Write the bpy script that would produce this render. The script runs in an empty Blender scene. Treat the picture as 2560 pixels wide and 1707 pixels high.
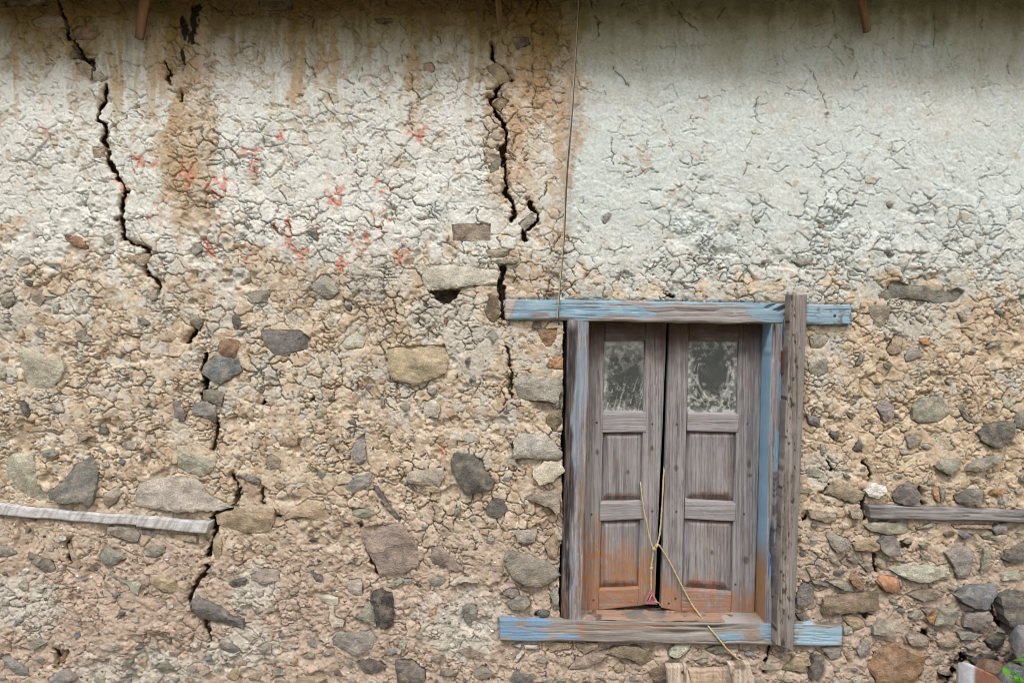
import bpy, bmesh, math, random
import numpy as np
from mathutils import Vector, geometry

# ------------------------------------------------------------------ camera, light, exposure
S = 0.0015625            # metres on the wall plane per photograph pixel
D = 2.667                # camera distance from the wall plane
ZC = 0.30 + 853.5 * S    # camera height
sc = bpy.context.scene
col = sc.collection
cam_d = bpy.data.cameras.new('camera')
cam_d.lens = 24.0; cam_d.sensor_width = 36.0; cam_d.clip_start = 0.05; cam_d.clip_end = 500
cam = bpy.data.objects.new('camera', cam_d); col.objects.link(cam)
cam.location = (0, -D, ZC); cam.rotation_euler = (math.pi / 2, 0, 0)
sc.camera = cam

SUN_EL, SUN_AZ = math.radians(52), math.radians(-28)   # azimuth measured from the wall's outward normal, minus = left
w = bpy.data.worlds.new('World'); sc.world = w; w.use_nodes = True
nt = w.node_tree
sky = nt.nodes.new('ShaderNodeTexSky'); sky.sky_type = 'NISHITA'; sky.sun_disc = False
sky.sun_elevation = SUN_EL; sky.sun_rotation = math.pi + SUN_AZ
sky.dust_density = 5.0; sky.air_density = 1.0; sky.ozone_density = 0.6
bg = nt.nodes['Background']; bg.inputs['Strength'].default_value = 0.097
nt.links.new(sky.outputs[0], bg.inputs['Color'])
sun_d = bpy.data.lights.new('sun', 'SUN'); sun_d.energy = 1.5; sun_d.angle = math.radians(16); sun_d.color = (1, 0.975, 0.94)
sun = bpy.data.objects.new('sun', sun_d); col.objects.link(sun)
sdir = Vector((math.sin(SUN_AZ) * math.cos(SUN_EL), -math.cos(SUN_AZ) * math.cos(SUN_EL), math.sin(SUN_EL)))
sun.rotation_euler = sdir.to_track_quat('Z', 'Y').to_euler()
sun.location = (-2, -4, 6)
sc.view_settings.view_transform = 'Standard'; sc.view_settings.look = 'None'
sc.view_settings.exposure = 0.84; sc.view_settings.gamma = 1.0; sc.view_settings.use_curve_mapping = False
sc.render.engine = 'CYCLES'
sc.cycles.use_denoising = True
sc.cycles.denoising_input_passes = 'RGB_ALBEDO_NORMAL'
sc.cycles.denoising_prefilter = 'ACCURATE'
sc.cycles.max_bounces = 6
sc.cycles.filter_width = 0.9

rng = np.random.default_rng(7)
random.seed(7)
f32 = np.float32

# ------------------------------------------------------------------ helpers
def P(px, py, h):
    """photo-plane position at h metres in front of the wall plane -> world point"""
    k = (D - h) / D
    return ((px - 1280) * S * k, -h, ZC + (853.5 - py) * S * k)

TAB = [rng.random((256, 256)).astype(f32) for _ in range(8)]
def vn(x, y, seed=0):
    T = TAB[seed % 8]
    x = np.asarray(x, f32) + f32(37.3 * seed); y = np.asarray(y, f32) + f32(91.7 * seed)
    xf = np.floor(x); yf = np.floor(y)
    xi = xf.astype(np.int32); yi = yf.astype(np.int32)
    u = x - xf; v = y - yf
    u = u * u * (3 - 2 * u); v = v * v * (3 - 2 * v)
    x0 = xi & 255; x1 = (xi + 1) & 255; y0 = yi & 255; y1 = (yi + 1) & 255
    a = T[y0, x0]; b = T[y0, x1]; c = T[y1, x0]; d = T[y1, x1]
    return (a + (b - a) * u) * (1 - v) + (c + (d - c) * u) * v
def fbm(x, y, sx, sy=None, octv=4, seed=0):
    sy = sy or sx
    x = np.asarray(x, f32); y = np.asarray(y, f32)
    t = 0; a = 1.0; n = 0
    for o in range(octv):
        t = t + a * vn(x / f32(sx / 2 ** o), y / f32(sy / 2 ** o), seed + o)
        n += a; a *= 0.55
    return t / f32(n)
def sst(a, b, x):
    t = np.clip((x - a) / (b - a), 0, 1)
    return t * t * (3 - 2 * t)
def hashc(ix, iy, seed):
    n = (ix.astype(np.int64) * 374761393 + iy.astype(np.int64) * 668265263 + seed * 1274126177) & 0xffffffff
    n = ((n ^ (n >> 13)) * 1274126177) & 0xffffffff
    n = n ^ (n >> 16)
    return ((n & 0xffff).astype(f32) / f32(65535)), (((n >> 12) * 2654435 >> 3 & 0xffff).astype(f32) / f32(65535))
def voronoi(x, y, cell, seed, jit=0.9):
    """distance to the nearest cell border in px, and a random value of the cell"""
    x = (x / f32(cell)).astype(f32); y = (y / f32(cell)).astype(f32)
    ix = np.floor(x).astype(np.int32); iy = np.floor(y).astype(np.int32)
    x0, x1, y0, y1 = ix.min() - 3, ix.max() + 4, iy.min() - 3, iy.max() + 4
    gx, gy = np.meshgrid(np.arange(x0, x1), np.arange(y0, y1))
    ax, ay = hashc(gx, gy, seed)
    PXc = (gx + 0.5 + jit * (ax - 0.5)).astype(f32); PYc = (gy + 0.5 + jit * (ay - 0.5)).astype(f32)
    RID = hashc(gx, gy, seed + 5)[0]
    jx = ix - x0; jy = iy - y0
    best = np.full(x.shape, 99, f32); mx = np.zeros_like(x); my = np.zeros_like(x); rid = np.zeros_like(x)
    for oy in (-1, 0, 1):
        for ox in (-1, 0, 1):
            rx = PXc[jy + oy, jx + ox] - x; ry = PYc[jy + oy, jx + ox] - y
            d = rx * rx + ry * ry
            m = d < best
            best = np.where(m, d, best); mx = np.where(m, rx, mx); my = np.where(m, ry, my)
            rid = np.where(m, RID[jy + oy, jx + ox], rid)
    ed = np.full(x.shape, 99, f32)
    for oy in (-2, -1, 0, 1, 2):
        for ox in (-2, -1, 0, 1, 2):
            if abs(ox) + abs(oy) == 4: continue
            rx = PXc[jy + oy, jx + ox] - x; ry = PYc[jy + oy, jx + ox] - y
            dx = rx - mx; dy = ry - my
            l = np.sqrt(dx * dx + dy * dy)
            q = (0.5 * (mx + rx) * dx + 0.5 * (my + ry) * dy) / np.maximum(l, 1e-4)
            ed = np.where(l > 1e-3, np.minimum(ed, q), ed)
    return ed * f32(cell), rid
def inpoly(x, y, poly):
    c = np.zeros(x.shape, bool); n = len(poly)
    for i in range(n):
        xa, ya = poly[i]; xb, yb = poly[(i + 1) % n]
        if ya == yb: continue
        m = ((ya > y) != (yb > y)) & (x < (xb - xa) * (y - ya) / (yb - ya) + xa)
        c ^= m
    return c
def segd(x, y, pts, closed=False):
    d = np.full(x.shape, 1e9, f32); n = len(pts)
    for i in range(n if closed else n - 1):
        xa, ya = pts[i][:2]; xb, yb = pts[(i + 1) % n][:2]
        dx, dy = xb - xa, yb - ya; L = dx * dx + dy * dy + 1e-6
        t = np.clip(((x - xa) * dx + (y - ya) * dy) / L, 0, 1)
        d = np.minimum(d, np.hypot(x - xa - t * dx, y - ya - t * dy))
    return d
def spots_(px, py, lst):
    m = np.zeros_like(px)
    for cx, cy, rx, ry in lst: m = np.maximum(m, np.exp(-((px - cx) / rx) ** 2 - ((py - cy) / ry) ** 2))
    return m
def mix(a, b, t):
    a = np.asarray(a, f32); b = np.asarray(b, f32); t = np.asarray(t, f32)[..., None]
    return a + (b - a) * t

def link(name, me, parent=None, loc=None):
    o = bpy.data.objects.new(name, me); col.objects.link(o)
    if loc is not None: o.location = loc
    if parent is not None: o.parent = parent
    return o
def mesh_np(name, V, Q, mat, cols=None, smooth=True, tri=False):
    """mesh from numpy vertex and face arrays"""
    me = bpy.data.meshes.new(name)
    k = Q.shape[1]; n = len(Q)
    me.vertices.add(len(V)); me.loops.add(n * k); me.polygons.add(n)
    me.vertices.foreach_set('co', np.ascontiguousarray(V, f32).ravel())
    me.loops.foreach_set('vertex_index', np.ascontiguousarray(Q, np.int32).ravel())
    me.polygons.foreach_set('loop_start', np.arange(0, n * k, k, dtype=np.int32))
    me.polygons.foreach_set('loop_total', np.full(n, k, np.int32))
    me.polygons.foreach_set('use_smooth', np.full(n, smooth, bool))
    me.update(calc_edges=True); me.validate()
    if cols is not None:
        for an, arr in cols.items():
            if arr.ndim == 2:
                a = me.attributes.new(an, 'FLOAT_COLOR', 'POINT')
                rgba = np.ones((len(V), 4), f32); rgba[:, :3] = arr
                a.data.foreach_set('color', rgba.ravel())
            else:
                a = me.attributes.new(an, 'FLOAT', 'POINT'); a.data.foreach_set('value', np.ascontiguousarray(arr, f32))
    me.materials.append(mat)
    return me
def tag(o, label=None, cat=None, group=None, kind=None):
    if label: o['label'] = label
    if cat: o['category'] = cat
    if group: o['group'] = group
    if kind: o['kind'] = kind
    return o
def empty(name, loc, parent=None):
    o = bpy.data.objects.new(name, None); col.objects.link(o); o.location = loc; o.empty_display_size = 0.1
    if parent: o.parent = parent
    return o
def adopt(o, parent):
    """parent while keeping world place (parents here carry only a location)"""
    o.parent = parent
    o.location = o.location - parent.matrix_basis.translation if parent.parent is None else \
        o.location - parent.matrix_basis.translation - parent.parent.matrix_basis.translation
    return o

# ------------------------------------------------------------------ materials
def newmat(name):
    m = bpy.data.materials.new(name); m.use_nodes = True
    nt = m.node_tree
    return m, nt, nt.nodes['Principled BSDF']
def nd(nt, t, **kw):
    n = nt.nodes.new(t)
    for k, v in kw.items():
        if k in n.inputs: n.inputs[k].default_value = v
        else: setattr(n, k, v)
    return n
def ramp(nt, fac, stops):
    r = nt.nodes.new('ShaderNodeValToRGB'); e = r.color_ramp.elements
    while len(e) < len(stops): e.new(0.5)
    for i, (p, c) in enumerate(stops):
        e[i].position = p; e[i].color = (*c, 1) if len(c) == 3 else c
    nt.links.new(fac, r.inputs[0]); return r
def mul_noise(nt, colsock, coord, scale, lo, hi, detail=4, vec=None):
    n = nd(nt, 'ShaderNodeTexNoise', Scale=scale, Detail=detail, Roughness=0.65)
    nt.links.new(coord, n.inputs['Vector'])
    mr = nd(nt, 'ShaderNodeMapRange'); mr.inputs['From Min'].default_value = 0.3; mr.inputs['From Max'].default_value = 0.7
    mr.inputs['To Min'].default_value = lo; mr.inputs['To Max'].default_value = hi
    nt.links.new(n.outputs[0], mr.inputs[0])
    mx = nd(nt, 'ShaderNodeVectorMath', operation='SCALE')
    nt.links.new(colsock, mx.inputs[0]); nt.links.new(mr.outputs[0], mx.inputs['Scale'])
    return mx.outputs[0], n
def earth_mat():
    m, nt, b = newmat('mud_plaster')
    at = nd(nt, 'ShaderNodeAttribute', attribute_name='Col')
    tc = nd(nt, 'ShaderNodeTexCoord')
    c1, n1 = mul_noise(nt, at.outputs['Color'], tc.outputs['Object'], 330, 0.78, 1.16, 3)
    c2, n2 = mul_noise(nt, c1, tc.outputs['Object'], 95, 0.90, 1.10, 4)
    nt.links.new(c2, b.inputs['Base Color'])
    b.inputs['Roughness'].default_value = 0.96; b.inputs['Specular IOR Level'].default_value = 0.15
    bp = nd(nt, 'ShaderNodeBump', Strength=0.6, Distance=0.0028)
    nt.links.new(n1.outputs[0], bp.inputs['Height']); nt.links.new(bp.outputs[0], b.inputs['Normal'])
    return m
def wood_mat(name, stretch, rough=0.85, bump=0.6):
    m, nt, b = newmat(name)
    at = nd(nt, 'ShaderNodeAttribute', attribute_name='Col')
    tc = nd(nt, 'ShaderNodeTexCoord'); mp = nd(nt, 'ShaderNodeMapping'); mp.inputs['Scale'].default_value = stretch
    nt.links.new(tc.outputs['Object'], mp.inputs[0])
    c1, n1 = mul_noise(nt, at.outputs['Color'], mp.outputs[0], 1.0, 0.86, 1.13, 5)
    c2, n2 = mul_noise(nt, c1, tc.outputs['Object'], 420, 0.80, 1.15, 2)
    nt.links.new(c2, b.inputs['Base Color'])
    b.inputs['Roughness'].default_value = rough; b.inputs['Specular IOR Level'].default_value = 0.25
    bp = nd(nt, 'ShaderNodeBump', Strength=bump, Distance=0.002)
    nt.links.new(n1.outputs[0], bp.inputs['Height']); nt.links.new(bp.outputs[0], b.inputs['Normal'])
    return m
def stone_mat():
    m, nt, b = newmat('field_stone')
    oi = nd(nt, 'ShaderNodeObjectInfo'); tc = nd(nt, 'ShaderNodeTexCoord')
    off = nd(nt, 'ShaderNodeVectorMath', operation='SCALE'); off.inputs['Scale'].default_value = 40
    cx = nd(nt, 'ShaderNodeCombineXYZ'); nt.links.new(oi.outputs['Random'], cx.inputs[0]); nt.links.new(oi.outputs['Random'], cx.inputs[2])
    nt.links.new(cx.outputs[0], off.inputs[0])
    ad = nd(nt, 'ShaderNodeVectorMath', operation='ADD'); nt.links.new(tc.outputs['Object'], ad.inputs[0]); nt.links.new(off.outputs[0], ad.inputs[1])
    mp = nd(nt, 'ShaderNodeMapping'); mp.inputs['Scale'].default_value = (32, 40, 62); mp.inputs['Rotation'].default_value = (0, 0.5, 0)
    nt.links.new(ad.outputs[0], mp.inputs[0])
    c1, n1 = mul_noise(nt, oi.outputs['Color'], mp.outputs[0], 1.0, 0.74, 1.26, 7)
    c2, n2 = mul_noise(nt, c1, ad.outputs[0], 170, 0.70, 1.26, 5)
    c2, n4 = mul_noise(nt, c2, ad.outputs[0], 14, 0.62, 1.36, 4)
    # clay dust smeared over the stone
    n3 = nd(nt, 'ShaderNodeTexNoise', Scale=22.0, Detail=6.0, Roughness=0.7); nt.links.new(ad.outputs[0], n3.inputs['Vector'])
    r3 = ramp(nt, n3.outputs[0], [(0.47, (0, 0, 0)), (0.74, (0.6, 0.6, 0.6))])
    mx = nd(nt, 'ShaderNodeMix', data_type='RGBA'); mx.inputs[7].default_value = (0.41, 0.345, 0.265, 1)
    nt.links.new(r3.outputs[0], mx.inputs[0]); nt.links.new(c2, mx.inputs[6])
    nt.links.new(mx.outputs[2], b.inputs['Base Color'])
    b.inputs['Roughness'].default_value = 0.78; b.inputs['Specular IOR Level'].default_value = 0.3
    bp = nd(nt, 'ShaderNodeBump', Strength=0.8, Distance=0.007)
    sm = nd(nt, 'ShaderNodeMath', operation='ADD'); nt.links.new(n1.outputs[0], sm.inputs[0]); nt.links.new(n2.outputs[0], sm.inputs[1])
    nt.links.new(sm.outputs[0], bp.inputs['Height']); nt.links.new(bp.outputs[0], b.inputs['Normal'])
    return m
def plain(name, c, rough=0.8, ns=30, var=0.25, metal=0.0, bump=0.3):
    m, nt, b = newmat(name)
    rgb = nd(nt, 'ShaderNodeRGB'); rgb.outputs[0].default_value = (*c, 1)
    tc = nd(nt, 'ShaderNodeTexCoord')
    c1, n1 = mul_noise(nt, rgb.outputs[0], tc.outputs['Object'], ns, 1 - var, 1 + var, 5)
    nt.links.new(c1, b.inputs['Base Color']); b.inputs['Roughness'].default_value = rough; b.inputs['Metallic'].default_value = metal
    bp = nd(nt, 'ShaderNodeBump', Strength=bump, Distance=0.004)
    nt.links.new(n1.outputs[0], bp.inputs['Height']); nt.links.new(bp.outputs[0], b.inputs['Normal'])
    return m
def glass_mat():
    m, nt, b = newmat('dusty_glass')
    out = nt.nodes['Material Output']
    col_ = nd(nt, 'ShaderNodeAttribute', attribute_name='Col'); du = nd(nt, 'ShaderNodeAttribute', attribute_name='dust')
    tr = nd(nt, 'ShaderNodeBsdfTransparent'); tr.inputs[0].default_value = (0.75, 0.83, 0.86, 1)
    gl = nd(nt, 'ShaderNodeBsdfGlossy', Roughness=0.12)
    fr = nd(nt, 'ShaderNodeFresnel', IOR=1.6)
    m1 = nd(nt, 'ShaderNodeMixShader'); nt.links.new(fr.outputs[0], m1.inputs[0]); nt.links.new(tr.outputs[0], m1.inputs[1]); nt.links.new(gl.outputs[0], m1.inputs[2])
    df = nd(nt, 'ShaderNodeBsdfDiffuse'); nt.links.new(col_.outputs['Color'], df.inputs[0])
    m2 = nd(nt, 'ShaderNodeMixShader'); nt.links.new(du.outputs['Fac'], m2.inputs[0]); nt.links.new(m1.outputs[0], m2.inputs[1]); nt.links.new(df.outputs[0], m2.inputs[2])
    nt.links.new(m2.outputs[0], out.inputs['Surface'])
    return m
M_EARTH = earth_mat()
M_WV = wood_mat('weathered_wood_upright', (330, 330, 11))
M_WH = wood_mat('weathered_wood_level', (11, 330, 330))
M_STONE = stone_mat()
M_GLASS = glass_mat()
M_CORE = plain('old_shutter_wood', (.12, .095, .085), .85, 40, .3)
M_NAIL = plain('dark_iron', (0.035, 0.03, 0.03), 0.6, 400, 0.4)
M_HINGE = plain('red_oxide_iron', (0.10, 0.028, 0.022), 0.7, 200, 0.3)
M_ROPE = plain('jute_rope', (0.40, 0.32, 0.19), 0.95, 700, 0.35)
M_TAG = plain('faded_pink_plastic', (0.30, 0.11, 0.12), 0.6, 250, 0.2)
M_WIRE1 = plain('dark_wire', (0.05, 0.05, 0.06), 0.5, 300, 0.3)
M_WIRE2 = plain('pale_wire', (0.36, 0.30, 0.20), 0.6, 300, 0.3)
M_POLE = wood_mat('brown_pole_wood', (160, 160, 8), bump=0.9)
M_ROOF = plain('smoked_roof_timber', (0.10, 0.075, 0.045), 0.9, 20, 0.35)
M_ROOM = plain('dark_room', (0.05, 0.045, 0.04), 0.95, 6, 0.3)
M_GROUND = plain('trodden_earth', (0.20, 0.17, 0.11), 0.95, 3, 0.35, bump=0.8)
M_LEAF = plain('green_leaf', (0.07, 0.22, 0.025), 0.5, 60, 0.35)
M_LEAF.node_tree.nodes['Principled BSDF'].inputs['Subsurface Weight'].default_value = 0.0
M_STEM = plain('green_stem', (0.12, 0.2, 0.05), 0.6, 60, 0.3)
M_RUST = wood_mat('rusting_sheet_metal', (60, 60, 60), rough=0.5, bump=0.25)

# ------------------------------------------------------------------ stones listed from the photograph
REG = {'A': (0, 0, .3827), 'B': (600, 0, .3827), 'C': (1200, 0, .3827), 'D': (1860, 0, .3827), 'E': (0, 550, .3827), 'F': (600, 550, .3827),
       'G': (0, 1107, .3827), 'H': (600, 1107, .3827), 'I': (1860, 550, .3827), 'J': (1860, 1107, .3827),
       'K': (1230, 700, .2743), 'M': (1230, 1100, .2743), 'N': (1200, 1450, .2126), 'O': (1600, 1450, .2126)}
PAL = {'g': (.225, .218, .20), 'd': (.115, .108, .10), 'b': (.165, .178, .185), 't': (.33, .262, .185), 'r': (.23, .145, .09), 'n': (.25, .24, .195),
       'l': (.36, .34, .29), 'w': (.55, .54, .50), 'p': (.255, .222, .178), 'o': (.33, .19, .105), 'N': (.42, .40, .325), 'D': (.055, .05, .048),
       'v': (.15, .143, .132), 'k': (.15, .12, .08)}
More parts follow.
